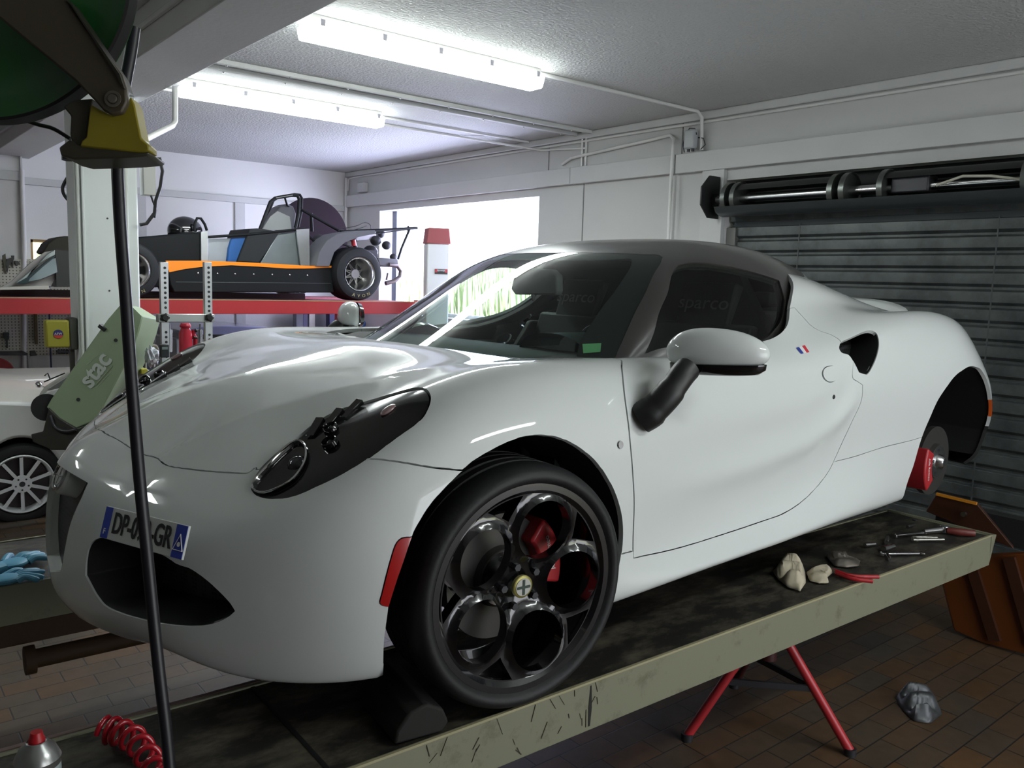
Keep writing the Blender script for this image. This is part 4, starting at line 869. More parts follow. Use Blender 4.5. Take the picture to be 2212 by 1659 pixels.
def tyre_mesh(Ro=.290, w=.205):
    Ry = Matrix.Rotation(radians(90), 4, 'X'); mb = MB(); h0 = .03; h1 = h0-w
    prof = [(.245, h0-.012), (.252, h0-.002), (.258, h0+.003), (.266, h0+.004), (.273, h0+.001), (Ro-.010, h0-.006), (Ro-.004, h0-.020), (Ro, h0-.036)]
    for k in range(4):
        y0 = h0-.040-k*.036; prof += [(Ro, y0-.006), (Ro, y0-.022), (Ro-.007, y0-.024), (Ro-.007, y0-.031), (Ro, y0-.033)]
    prof += [(Ro-.002, h1+.020), (Ro-.010, h1+.006), (.275, h1-.002), (.262, h1-.002), (.245, h1+.012)]
    mb.lathe(prof, 120, Ry)
    for k in range(60):     # shoulder sipes
        a = 2*pi*k/60; c, s_ = cos(a), sin(a)
        pa = Matrix.Rotation(-a, 4, 'Y')
        mb.bar(pa @ Vector((Ro-.018, -h0+.004, 0)), pa @ Vector((Ro-.0022, -h0+.045, .012)), .0045, .0035)
    return mb
RIM_ANG = [358, 70, 142, 214, 286]
rimo = rim_mesh().build('wheel_rim', M_rimb, CAR, ang=30); rimo.location = (0, -.885, .311); rimo.rotation_euler = (0, 0, radians(-6))
tyo = tyre_mesh().build('tyre', M_tyre, rimo, ang=40)
sip = None
Ry = Matrix.Rotation(radians(90), 4, 'X')
cc = MB(); cc.lathe([(0, -.002), (.027, -.002), (.027, .006), (.024, .008), (0, .008)], 32, Ry); ccap = cc.build('centre_cap', mat('cap_gold', (.30, .27, .08), .35, metal=.5), rimo)
cd = MB(); cd.lathe([(0, .0095), (.021, .0095), (.021, .007), (0, .007)], 28, Ry); 
cd.build('cap_face', mat('cap_silver', (.45, .45, .42), .35, metal=.3), rimo)
cx_ = MB(); cx_.box(-.003, .003, -.011, -.0095, -.018, .018); cx_.box(-.018, .018, -.011, -.0095, -.003, .003); cx_.build('cap_cross', mat('cap_dark', (.02, .04, .03), .4), rimo)
for k in range(5):
    lb = MB(); a = radians(RIM_ANG[k]+36); lb.cyl((.049*cos(a), -.004, .049*sin(a)), (.049*cos(a), .010, .049*sin(a)), .009, n=6); lb.build('wheel_bolt', M_dark, rimo)
far = copy_tree(rimo, CAR); far.location = (0, .885, .311); far.rotation_euler = (0, 0, radians(180-6))
def disc(loc, r=.1525):
    d = MB(); d.lathe([(.035, .018), (.07, .018), (.075, 0), (r, 0), (r, -.022), (.075, -.022), (.07, -.03), (.035, -.03)], 64, Ry, closed=True); o_ = d.build('brake_disc', M_disc, CAR, ang=40); o_.location = loc
    h = MB(); h.lathe([(0, .045), (.018, .045), (.026, .036), (.033, .02), (.066, .019), (.066, 0), (0, 0)], 32, Ry); h.build('wheel_hub', M_steel, o_)
    for k in range(5): b = MB(); a = 2*pi*k/5+.5; b.cyl((.049*cos(a), -.018, .049*sin(a)), (.049*cos(a), -.021, .049*sin(a)), .007, n=10); b.build('bolt_hole', M_dark, o_)
    return o_
def caliper(loc, side, rot):
    c_ = MB(); pr = []
    for a in np.linspace(-32, 32, 9): pr.append((.172*cos(radians(a)), .172*sin(radians(a))))
    for a in np.linspace(32, -32, 9): pr.append((.105*cos(radians(a)), .105*sin(radians(a))))
    c_.prism([(x, -.040*side-0.0, z) for x, z in pr], (0, .105*side, 0)); o_ = c_.build('brake_caliper', M_red, CAR, bev=.007); o_.location = loc; o_.rotation_euler = (0, rot, 0)
    t = textmesh('caliper_lettering', 'Alfa Romeo', .020, mat('caliper_white', (.7, .7, .7), .5), frame((.138, -.041*side, 0), (0, 0, 1) if side > 0 else (0, 0, -1), (-1, 0, 0) if side > 0 else (1, 0, 0)), o_)
    return o_
disc((0, -.80, .311)); caliper((0, -.80, .311), 1, radians(-18)); disc((0, .80, .311))
disc((2.38, -.815, .315), .146); caliper((2.38, -.815, .315), 1, radians(174))
hubs = MB()
for x, z in ((0, .311), (2.38, .315)):
    for s in (-1, 1):
        hubs.cyl((x, .79*s, z), (x, .45*s, z), .045); hubs.bar((x, .74*s, z-.09), (x+.18, .35*s, z-.10), .05, .03); hubs.bar((x, .74*s, z-.09), (x-.18, .35*s, z-.10), .05, .03); hubs.bar((x, .74*s, z+.13), (x+.08, .45*s, z+.16), .04, .03); hubs.cyl((x, .70*s, z), (x+.02, .52*s, z+.36), .03)
hubs.build('suspension', M_dark, CAR)
# wheel wells and underbody
for key, ap_ in (('F', archF), ('R', archR)):
    P0 = shell.pts(np.clip(ap_, 0, hiS)); N0 = shell.nrm(np.clip(ap_, 0, hiS))*sg; ctr = np.array([0 if key == 'F' else 2.38, 0, .31])
    d_ = P0-ctr; d_[:, 1] = 0; d_ /= np.linalg.norm(d_, axis=1, keepdims=True); P0 = P0-N0*.010+d_*.004
    if key == 'R': P0 = P0[(P0[:, 0] < 2.5) | (P0[:, 2] > .30)]
    for s in (-1, 1):
        w = MB(); A = P0*[1, s, 1]; B = P0.copy(); B[:, 1] = .50; B = B*[1, s, 1]; n = len(A)
        w.add(list(A)+list(B), [(i, i+1, n+i+1, n+i) for i in range(n-1)]+[tuple(range(n, 2*n))]); w.build('wheel_well_liner', M_under, CAR)
ub = MB(); ub.box(-.55, -.36, -.55, .55, .17, .20); ub.box(-.40, 2.75, -.50, .50, .15, .19); ub.box(.30, 1.92, -.84, .84, .19, .215); ub.box(2.0, 2.74, -.48, .48, .2, .80); ub.box(-.34, .06, -.48, .48, .2, .66)
ub.build('underbody', M_under, CAR)

# ================================================================ the cream lift under the car
RZ = PLATROT = -.0245; ZR = .0205      # runway top
def lpt(x, y, z):      # lift frame -> world
    c, s = cos(RZ), sin(RZ); return (x*c-y*s, x*s+y*c, z)
LF = thing('car_lift', 'worn cream four-post lift with dirty runways under the sports car', 'car lift', (0, 0, ZR), RZ)
M_cream = grime('worn_cream_paint', (.20, .20, .135), (.09, .08, .045), .34, 9, .5, (1, 1, 1))
M_deck = grime('dirty_deck', (.10, .088, .062), (.014, .012, .010), .55, 6.5, .6, (.8, 1.6, 1))
for y0, y1, nm in ((-.900, -.438, 'near'), (.60, 1.11, 'far')):
    # far runway also carries a black mat in the photo, deck kept separate from the side channel
    rw = MB(); rw.box(-1.75, 2.555, y0, y0+.012, -.130, 0.0); rw.box(-1.75, 2.555, y1-.012, y1, -.130, 0.0); rw.box(2.543, 2.555, y0, y1, -.06, 0.0); rw.prism([(2.555, y0, 0), (2.60, y0, -.005), (2.555, y0, -.125)], (0, y1-y0, 0)); rwo = rw.build('runway', M_cream, LF, bev=.002)
    dk = MB(); dk.box(-1.75, 2.545, y0+.010, y1-.010, -.030, -.004); dk.build('deck', M_deck, rwo)
    if y0 < 0:
        ed = MB(); ed.box(-1.75, 2.555, y0-.001, y0+.006, -.004, .0015); ed.build('worn_edge', mat('edge_worn', (.36, .33, .20), .4), rwo)
        jt = MB(); jt.box(-.438, -.428, y0+.01, y1-.01, -.006, -.002); jt.build('joint', M_black, rwo); jt = MB(); jt.prism([(.264, y0-.001, -.01), (.268, y0-.001, -.01), (.272, y0-.001, -.07), (.268, y0-.001, -.118), (.262, y0-.001, -.118), (.260, y0-.001, -.07)], (0, .002, 0)); jt.build('joint', M_black, rwo)
        rng = random.Random(5); scs = MB()
        for i in range(26):
            x = rng.uniform(-.35, 2.4) if i > 26 else rng.uniform(-.3, .30); z = rng.uniform(-.12, -.02); dx = rng.uniform(-.02, .02); dz = rng.uniform(.01, .05); scs.bar((x, y0-.0012, z), (x+dx, y0-.0012, min(z+dz, -.006)), rng.uniform(.0006, .0018), .001, up=(0, 1, 0))
        scs.build('scratches', mat('scratch_brown', (.04, .03, .018), .6), rwo)
mb = MB(); mb.bar((-1.75, -.425, -.01), (-.30, -.43, -.01), .012, .02); mb.build('jack_rail', mat('rail_worn', (.30, .22, .20), .35, metal=.6), LF)
mb = MB(); mb.box(-1.6, 2.5, .60, .64, -.20, -.13); mb.cyl((-.76, .56, -.24), (-.41, .56, -.24), .03); mb.cyl((-.79, .56, -.24), (-.76, .56, -.24), .045); mb.build('rusty_channel', mat('rust_brown', (.06, .03, .012), .7, var=.3, vscale=12), LF)
# bolt plate at the rear end
for y in (-.84, -.72, -.60): mb = MB(); mb.cyl((2.50, y, -.004), (2.50, y, .002), .010, n=8); mb.build('plate_bolt', M_dark, LF)
# ---------------- orange ramp at the rear end
OR = thing('orange_ramp', 'dark orange steel ramp hinged down behind the end of the near runway', 'ramp', (0, 0, 0))
M_o1 = mat('ramp_orange', (.13, .034, .004), .5, var=.25, vscale=6); M_o2 = mat('ramp_brown', (.05, .014, .004), .55, var=.3)
a = [tuple(PL(x, y, 0, 2.86)) for x, y in ((2023, 1067), (2110, 1088), (2192, 1187), (2000, 1105))]
mb = MB(); mb.prism(a, (.05, .02, .0)); mb.build('stop_plate', M_o2, OR, bev=.004)
mb = MB(); mb.bar(a[0], a[1], .012, .012); mb.build('yellow_edge', mat('edge_yellow', (.65, .26, .02), .4), OR)
mb = MB(); c = PL(2084, 1110, 0, 2.85); mb.cyl(tuple(c), tuple(c+np.array([-.02, 0, 0])), .012); mb.build('bolt', M_steel, OR)
b = [tuple(PL(x, y, 0, 2.95)) for x, y in ((2030, 1236), (2135, 1200), (2240, 1195), (2240, 1420), (2120, 1388), (2062, 1362))]
mb = MB(); mb.prism(b, (.03, .02, 0)); mb.build('ramp_panel', M_o1, OR, bev=.004)
for x0, y0, x1, y1 in ((2098, 1220, 2150, 1385), (2180, 1205, 2235, 1400)):
    mb = MB(); mb.bar(tuple(PL(x0, y0, 0, 2.94)), tuple(PL(x1, y1, 0, 2.94)), .05, .02, up=(1, 0, 0)); mb.build('stiffening_rib', M_o2, OR)
mb = MB(); q = PL(2040, 1200, 0, 3.0); mb.box(2.98, 3.06, float(q[1])-.6, float(q[1])+.05, -.13, 0.); mb.build('hinge_beam', M_under, OR)
# ---------------- red axle stand below the runway
JS = thing('axle_stand', 'red tripod axle stand under the near runway', 'axle stand', (0, 0, 0))
ap = Vector((1.38, -.68, -.145)); feet = [Vector(PL(1484, 1590, 2, FZ+.015)), Vector(PL(1836, 1622, 2, FZ+.015)), Vector((1.50, -.40, FZ+.015)), Vector((1.22, -.36, FZ+.015))]
for k, f in enumerate(feet[:2]+[Vector((1.62, -.38, FZ+.015))]):
    mb = MB(); mb.tube([ap+(f-ap)*.04, f], .017, 16); mb.build('leg', M_red if k < 2 else mat('leg_dark', (.05, .008, .008), .5), JS)
    mb = MB(); mb.cyl(f+Vector((0, 0, -.015)), f+Vector((0, 0, .012)), .022); mb.build('foot', M_dark, JS)
mb = MB(); m_ = [ap+(f-ap)*.55 for f in (feet[0], feet[1], Vector((1.62, -.38, FZ+.015)))]
for i in range(3): mb.bar(m_[i], m_[(i+1) % 3], .012, .022)
mb.build('cross_brace', M_dark, JS)
mb = MB(); mb.cyl(ap+Vector((0, 0, -.17)), ap+Vector((0, 0, .02)), .030); mb.build('collar', mat('leg_dark', (.05, .008, .008), .5), JS)
mb = MB(); mb.box(ap.x-.04, ap.x+.04, ap.y-.03, ap.y+.03, ap.z+.01, ap.z+.025); mb.build('saddle', M_dark, JS)
# ---------------- rags, tools and sockets on the runway
def sheet(name, pts, z0, h, m, seed, label, cat, n=15, sub=True):
    """crumpled cloth over a footprint polygon on the deck"""
    rnd = np.random.RandomState(seed); P = np.array([PL(x, y, 2, z0)[:2] for x, y in pts]); c = P.mean(0); V = []; F = []
    for i in range(n+1):
        r = i/n
        for k in range(36):
            t_ = k/36*len(P); i0 = int(t_) % len(P); f = t_-int(t_); b_ = P[i0]*(1-f)+P[(i0+1) % len(P)]*f; V.append([*(c+(b_-c)*r), 0])
    V = np.array(V); k1 = rnd.uniform(30, 90, (9, 2)); ph = rnd.uniform(0, 6.3, 9)
    for j in range(9): V[:, 2] += np.sin(V[:, :2]@k1[j]+ph[j])/9*1.5
    rr = np.linspace(0, 1, n+1).repeat(36); V[:, 2] = z0+.004+h*(.55+.45*np.abs(V[:, 2])**.7*np.sign(V[:, 2]))*np.clip((1-rr)*2.6, 0, 1)**.7
    V[:, 0] += rnd.uniform(-.003, .003, len(V)); F = [(i*36+k, i*36+(k+1) % 36, (i+1)*36+(k+1) % 36, (i+1)*36+k) for i in range(n) for k in range(36)]
    mb = MB(); mb.add(list(V), F); o = mb.build(name, m, ang=70); s_ = o.modifiers.new('s', 'SOLIDIFY'); s_.thickness = .0015; tag(o, label, cat); return o
M_rag = mat('rag_cream', (.55, .49, .36), .8, var=.35, vscale=25)
sheet('shop_rag', [(1668, 1236), (1690, 1218), (1705, 1208), (1722, 1216), (1738, 1232), (1740, 1262), (1728, 1280), (1700, 1270), (1682, 1255)], ZR, .055, M_rag, 2, 'crumpled cream rag on the runway below the door, the left one of two', 'rag')
sheet('shop_rag', [(1742, 1240), (1768, 1228), (1790, 1228), (1800, 1238), (1786, 1250), (1790, 1262), (1770, 1262), (1748, 1256)], ZR, .035, M_rag, 5, 'crumpled cream rag on the runway, the right one next to the pliers', 'rag')
M_dirt = mat('dirty_metal', (.20, .18, .15), .45, metal=.6, var=.4, vscale=30)
def place(px, py, z=.0): return Vector(PL(px, py, 2, ZR+z))
def wrench(a, b, label, w=.011, name='combination_wrench'):
    A, B = place(*a, .008), place(*b, .008); mb = MB(); mb.bar(A, B, w, .006)
    q = Matrix.Translation(A); mb.lathe([(w*.6, -.005), (w*1.1, -.005), (w*1.1, .005), (w*.6, .005)], 18, q, closed=True)
    q = Matrix.Translation(B); d = (B-A).normalized(); s_ = Vector((-d.y, d.x, 0)); mb.bar(B, B+d*.018+s_*.010, .009, .007); mb.bar(B, B+d*.018-s_*.010, .009, .007); o = mb.build(name, M_steel, bev=.0008); tag(o, label, 'wrench'); return o
wrench((1905, 1196), (1985, 1195), 'chrome combination wrench lying lengthwise on the runway behind the sockets')
wrench((1935, 1157), (1990, 1151), 'long thin chrome bar beside the ratchet near the end of the runway', .008, 'extension_bar')
def socket(a, b, r, label, name='socket'):
    A, B = place(*a, r), place(*b, r); mb = MB(); d = (B-A); mb.tube([A, A+d*.45, A+d*.5, B], [r, r, r*.75, r*.75], 18); o = mb.build(name, M_steel); tag(o, label, 'socket'); return o
socket((1908, 1186), (1930, 1180), .013, 'chrome socket standing behind the combination wrench', 'socket')
socket((1868, 1178), (1890, 1175), .009, 'small chrome socket nearest the door sill'); socket((1960, 1138), (1976, 1134), .007, 'tiny chrome socket at the back of the deck')
socket((1917, 1198), (1922, 1208), .007, 'small socket in front of the combination wrench'); socket((1915, 1172), (1918, 1160), .008, 'upright chrome socket between the two tool groups')
socket((1702, 1156), (1728, 1152), .011, 'shiny chrome socket on the sill edge below the door')
# ratchet with its handle
t = thing('ratchet_wrench', 'chrome ratchet with dark red handle near the end of the runway', 'ratchet', (0, 0, 0))
A, B, C_ = place(1995, 1148, .015), place(2040, 1143, .015), place(2105, 1152, .015)
mb = MB(); mb.tube([A, B], [.010, .014], 16); mb.lathe([(0, .014), (.018, .014), (.020, 0), (.018, -.010), (0, -.010)], 20, Matrix.Translation(B)); mb.build('ratchet_head', M_steel, t)
mb = MB(); mb.tube([place(2046, 1146, .015), place(2070, 1149, .016), C_], [.012, .016, .014], 16); mb.build('handle', mat('handle_red', (.12, .02, .015), .4), t)
t = thing('adjustable_pliers', 'chrome adjustable pliers lying in front of the ratchet', 'pliers', (0, 0, 0))
mb = MB(); A, B = place(1972, 1166, .01), place(2030, 1163, .01); mb.tube(crom([A, A+Vector((.04, .012, 0)), B+Vector((0, .01, 0))], 6), .006); mb.tube(crom([A, A+Vector((.03, -.018, 0)), B+Vector((0, -.016, 0))], 6), .006); mb.lathe([(.008, -.004), (.016, -.004), (.016, .004), (.008, .004)], 16, Matrix.Translation(A+Vector((.02, 0, 0))), closed=True); mb.build('jaws', mat('worn_chrome', (.4, .39, .35), .35, metal=.9), t)
# pliers with red handles
t = thing('red_handled_pliers', 'pliers with red handles beside the rags on the runway', 'pliers', (0, 0, 0))
mb = MB(); mb.tube(crom([place(1800, 1232, .01), place(1840, 1244, .012), place(1898, 1246, .01)], 6), .007); mb.tube(crom([place(1806, 1238, .01), place(1840, 1250, .012), place(1885, 1256, .01)], 6), .007); mb.build('handle', mat('handle_bright_red', (.38, .015, .02), .4), t)
mb = MB(); mb.bar(place(1782, 1227, .01), place(1806, 1234, .01), .016, .012); mb.build('jaws', M_dirt, t)
sheet('dirty_rag', [(1785, 1205), (1800, 1195), (1820, 1200), (1835, 1212), (1858, 1214), (1856, 1225), (1830, 1228), (1800, 1224)], ZR, .03, M_dirt, 9, 'grey oily rag with bolts behind the red-handled pliers', 'rag')
# ---------------- wheel chock in front of the front wheel
t = thing('wheel_chock', 'dark round-ended rubber chock in front of the front wheel', 'wheel chock', (-.20, -.74, ZR), radians(-8))
mb = MB(); mb.prism([(-.085, -.14, 0), (.03, -.14, 0), (.045, -.14, .02), (.03, -.14, .055), (-.01, -.14, .075), (-.05, -.14, .065), (-.08, -.14, .03)], (0, .24, 0)); mb.build('chock_body', mat('chock_dark', (.010, .010, .008), .8), t, bev=.006)
# foil and rag on the floor
sheet('crumpled_foil', [(1935, 1510), (1950, 1498), (1985, 1492), (2020, 1510), (2035, 1545), (2010, 1565), (1975, 1560), (1948, 1535)], FZ, .08, mat('foil_grey', (.09, .095, .10), .4, metal=.5, var=.4, vscale=20), 11, 'crumpled grey foil lying on the brick floor, right of the axle stand', 'foil')
# ---------------- blue gloves on the far runway
M_glove = mat('nitrile_blue', (.10, .33, .48), .45, var=.15, vscale=20)
def glove(base, ang, label, sc_=1., seed=1):
    rnd = random.Random(seed); c = place(*base, 0.012); t = thing('work_glove', label, 'glove', tuple(c), ang); fo = (cos(ang), sin(ang))
    mb = MB(); mb.ell((0, 0, .008), .052*sc_, .042*sc_, .016, 18, 10); mb.tube([(-.04*sc_, 0, .008), (-.10*sc_, .006, .010), (-.13*sc_, 0, .006)], [.034*sc_, .036*sc_, .038*sc_], 14)
    mb.v = [(x, y, max(-.010, z if z < .016 else .016+(z-.016)*.4)) for x, y, z in mb.v]; mb.build('palm', M_glove, t)
    for k, (y, l) in enumerate(((.030, .065), (.011, .080), (-.009, .075), (-.028, .058))):
        f = MB(); bend = rnd.uniform(-.02, .02); f.tube(crom([(.035*sc_, y*sc_, .006), (.06*sc_, y*1.1*sc_, .014), ((.04+l)*sc_, y*1.25*sc_+bend, .004)], 5), [.011*sc_]*5+[.0105*sc_]*5+[.007*sc_], 10); f.build('finger', M_glove, t)
    f = MB(); f.tube(crom([(-.005, .036*sc_, .006), (.03*sc_, .062*sc_, .012), (.055*sc_, .075*sc_, .004)], 5), [.012*sc_]*10+[.008*sc_], 10); f.build('thumb', M_glove, t)
glove((28, 1222), radians(30), 'light blue rubber glove on the far runway, the one behind', 1.0, 1)
glove((12, 1256), radians(-6), 'light blue rubber glove on the far runway, the one in front', .9, 2)
# ---------------- green lift arm with white lettering, behind the car nose
def sp3(px, py, d): return Vector(AT(px, py, d))
ST = thing('crane_arm', 'pale green steel lifting arm with white lettering leaning behind the car nose', 'lifting arm', (0, 0, 0))
M_gr = mat('pale_green_paint', (.30, .38, .24), .5, var=.12, vscale=6)
fpts = [(262, 655), (308, 683), (300, 715), (285, 760), (228, 868), (212, 906), (165, 925), (128, 905), (100, 880), (110, 862), (175, 770), (232, 690)]
D0 = 4.7; kS = D0/2.75; dv = Vector(-CM[:, 2])*.24
mb = MB(); mb.prism([sp3(x, y, D0) for x, y in fpts], dv); mb.build('arm_box', M_gr, ST, bev=.006)
mb = MB(); mb.prism([sp3(x, y, D0-.004) for x, y in ((283, 660), (306, 683), (290, 745), (276, 770))], dv*.02); mb.build('folded_edge', mat('green_light', (.30, .40, .25), .5), ST)
ux = (sp3(235, 775, D0)-sp3(175, 855, D0)).normalized(); uy = (sp3(160, 800, D0)-sp3(200, 840, D0)).normalized()
textmesh('arm_lettering', 'stac', .083*D0/2.75, mat('letter_white', (.55, .60, .55), .5), frame(tuple(sp3(206, 799, D0-.004)), ux, uy), ST, sx=.92, bold=.0035)
ln = MB()
for o1, o2 in (((222, 838), (238, 792)), ((226, 842), (236, 822)), ((182, 786), (205, 765))): pass
ln.bar(sp3(205, 833, D0-.004), sp3(243, 790, D0-.004), .0025*kS, .001); ln.bar(sp3(208, 838, D0-.004), sp3(240, 802, D0-.004), .002, .001); ln.bar(sp3(187, 788, D0-.004), sp3(212, 766, D0-.004), .0015, .001)
ln.build('letter_outline', mat('letter_white', (.55, .60, .55), .5), ST)
for x, y in ((250, 735), (169, 863)): mb = MB(); mb.cyl(sp3(x, y, D0-.006), sp3(x, y, D0+.002), .006*kS, n=10); mb.build('bolt', M_dark, ST)
mb = MB(); mb.prism([sp3(x, y, D0+.26) for x, y in ((276, 780), (320, 800), (310, 880), (215, 925), (195, 905))], dv*.1); wp_ = mb.build('white_side_plate', mat('plate_offwhite', (.50, .50, .47), .5, var=.15, vscale=10), ST)
mb = MB(); mb.tube(crom([sp3(x, y, D0+.15) for x, y in ((250, 808), (247, 832), (246, 848), (256, 845), (250, 856))], 4), .006*kS); mb.build('chain_hook', M_dark, ST)
mb = MB(); mb.tube([sp3(100, 880, D0+.02), sp3(100, 880, D0+.10)], .045*kS, 28); mb.build('roller', M_black, ST)
mb = MB(); mb.prism([sp3(x, y, D0-.01) for x, y in ((66, 938), (92, 932), (100, 900), (104, 880), (128, 903), (165, 925), (205, 912), (215, 905), (180, 960), (150, 972), (110, 972), (70, 955))], dv*1.2); mb.build('pivot_foot', mat('foot_dark', (.030, .030, .022), .5), ST, bev=.008)
mb = MB(); mb.tube(crom([sp3(x, y, D0-.02) for x, y in ((108, 898), (118, 922), (140, 932), (165, 928))], 5), .006*kS); mb.build('pivot_strap', M_dark, ST)
mb = MB(); mb.bar(sp3(216, 703, D0), sp3(229, 713, D0), .018*kS, .012*kS); mb.build('side_latch', M_dark, ST)
# ---------------- hose reel hanging top left, hose, bracket
HR = thing('hose_reel', 'large green hose reel with grey-brown arm and yellow bracket at the top left', 'hose reel', (0, 0, 0))
DR = 1.25; M_gn = mat('reel_green', (.006, .095, .014), .38, coat=.2); M_arm = mat('arm_taupe', (.065, .052, .034), .5, var=.15, vscale=10)
cR = sp3(12, -18, DR+.03); ax_ = Vector((-CM[:, 2]))*.97+Vector(CM[:, 0])*.08+Vector(CM[:, 1])*(-.06); ax_.normalize(); qR = (-ax_).to_track_quat('Z', 'Y').to_matrix().to_4x4(); qR.translation = cR
rad = (sp3(302, -18, DR+.03)-sp3(12, -18, DR+.03)).length*.985
mb = MB(); mb.lathe([(0, .0), (rad*.55, .0), (rad*.80, -.004), (rad*.90, .004), (rad*.985, .008), (rad*.99, -.02), (0, -.02)], 96, qR); mb.build('reel_drum', M_gn, HR, ang=50)
mb = MB(); mb.lathe([(rad*.985, -.02), (rad*1.005, -.015), (rad*1.005, .006), (rad*.985, .008)], 96, qR, closed=True); mb.build('reel_rim', M_black, HR)
mb = MB(); arm = [(-60, -60), (110, -60), (283, 212), (286, 236), (272, 250), (246, 252), (228, 240), (190, 190), (-60, -10)]; arm = [(-40, -90), (85, -90), (142, 0), (262, 160), (272, 190), (274, 220), (262, 243), (240, 248), (222, 238), (205, 218), (160, 172), (0, 40), (-60, -5)]
mb.prism([sp3(x, y, DR-.045) for x, y in arm], Vector(-CM[:, 2])*.012); mb.build('support_arm', M_arm, HR, bev=.003)
mb = MB(); mb.prism([sp3(x, y, DR-.05) for x, y in ((142, -5), (148, 0), (258, 160), (268, 190), (262, 186), (250, 160))], Vector(-CM[:, 2])*.03); mb.build('arm_edge', mat('arm_dark', (.02, .018, .012), .5), HR)
q = frame(tuple(sp3(244, 214, DR-.047)), tuple(CM[:, 0]), tuple(CM[:, 1])); mb = MB(); mb.lathe([(.008, .0015), (.012, .0015), (.012, 0), (.008, 0)], 28, q, closed=True); mb.lathe([(0, .004), (.006, .004), (.0065, 0)], 24, q); mb.build('pivot_pin', M_dirt, HR)
mb = MB(); mb.prism([sp3(x, y, DR-.03) for x, y in ((195, 225), (222, 240), (244, 250), (268, 240), (281, 208), (290, 225), (305, 300), (320, 312), (322, 326), (300, 328), (172, 316), (176, 304), (186, 296), (190, 260))], Vector(-CM[:, 2])*.03); mb.build('yellow_bracket', mat('bracket_yellow', (.26, .21, .015), .5, var=.25, vscale=14), HR, bev=.002)
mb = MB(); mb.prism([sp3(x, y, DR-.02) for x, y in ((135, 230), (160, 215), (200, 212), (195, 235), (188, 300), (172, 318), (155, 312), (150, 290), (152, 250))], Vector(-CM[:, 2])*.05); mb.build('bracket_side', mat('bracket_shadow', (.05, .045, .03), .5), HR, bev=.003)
mb = MB(); mb.prism([sp3(x, y, DR-.025) for x, y in ((126, 318), (150, 300), (165, 312), (300, 326), (323, 328), (318, 336), (280, 340), (160, 344), (130, 336))], Vector(-CM[:, 2])*.06); mb.build('bracket_foot', mat('foot_greasy', (.055, .05, .035), .45, var=.3, vscale=30), HR, bev=.003)
for x, y in ((145, 340), (300, 334)): mb = MB(); mb.cyl(sp3(x, y-4, DR), sp3(x, y+6, DR), .008, n=6); mb.build('foot_bolt', M_dark, HR)
hp_ = [(290, 60), (283, 110), (272, 170), (262, 230), (254, 345), (256, 420), (262, 520), (272, 650), (281, 780), (292, 920), (303, 1050), (316, 1180), (331, 1330), (345, 1460), (360, 1590), (372, 1720)]
mb = MB(); mb.tube(crom([sp3(x, y, 1.325) for x, y in hp_], 4), .0093, 18); o = mb.build('air_hose', mat('hose_black', (.010, .009, .014), .42)); tag(o, 'thick black air hose hanging from the green reel in front of the car nose', 'hose')
mb = MB(); mb.tube(crom([sp3(x, y, 1.30) for x, y in ((60, 262), (85, 270), (115, 278), (152, 300))], 5), .003, 8); mb.build('thin_cable', M_black, HR)
# ---------------- red coil hose, spray can
pts = []; c0 = np.array(AT(205, 1600, 1.75)); ctrl = [(222, 1590), (252, 1594), (290, 1612), (318, 1648), (345, 1690), (375, 1720)]
cl = crom([PL(x, y, 2, ZR+.022) for x, y in ctrl], 40); n = len(cl); turns = 8.5
for i, p in enumerate(cl):
    t_ = i/(n-1); d = cl[min(i+1, n-1)]-cl[max(i-1, 0)]; d /= np.linalg.norm(d); a = np.cross(d, [0, 0, 1.]); a /= np.linalg.norm(a); an = 2*pi*turns*t_
    pts.append(p+a*cos(an)*.020+np.array([0, 0, 1])*(sin(an)*.026+.014)+d*.004*sin(an))
mb = MB(); mb.tube(pts, .0058, 12); o = mb.build('coiled_air_hose', mat('coil_red', (.40, .010, .02), .22, coat=.6), ang=80); tag(o, 'red coiled plastic air hose at the bottom left', 'hose')
DS = 1.42; top = sp3(79, 1590, DS); rS = (sp3(125, 1640, DS)-sp3(35, 1640, DS)).length/2
ks = (top.z+.008-ZR)/.258; rS = rS/ks
t = thing('spray_can', 'silver spray can with a red nozzle at the bottom left corner', 'spray can', (top.x, top.y, ZR))
mb = MB(); mb.lathe([(0, 0), (rS, 0), (rS*1.02, .004), (rS, .008), (rS, .196), (rS*1.03, .199), (rS*.98, .204), (rS*.80, .222), (rS*.55, .231), (rS*.50, .236), (rS*.44, .238), (rS*.42, .233), (0, .233)], 48); mb.build('can_body', mat('can_silver', (.42, .43, .42), .28, metal=.85), t)
mb = MB(); mb.lathe([(0, .258), (rS*.26, .258), (rS*.30, .248), (rS*.36, .243), (rS*.36, .233), (0, .233)], 28); mb.build('nozzle', mat('nozzle_red', (.40, .01, .015), .4), t)
mb = MB(); mb.lathe([(rS*1.005, .02), (rS*1.006, .185)], 48); mb.build('label_print', mat('can_label', (.35, .42, .42), .35), t)

for ch in t.children: ch.scale = (ks, ks, ks)

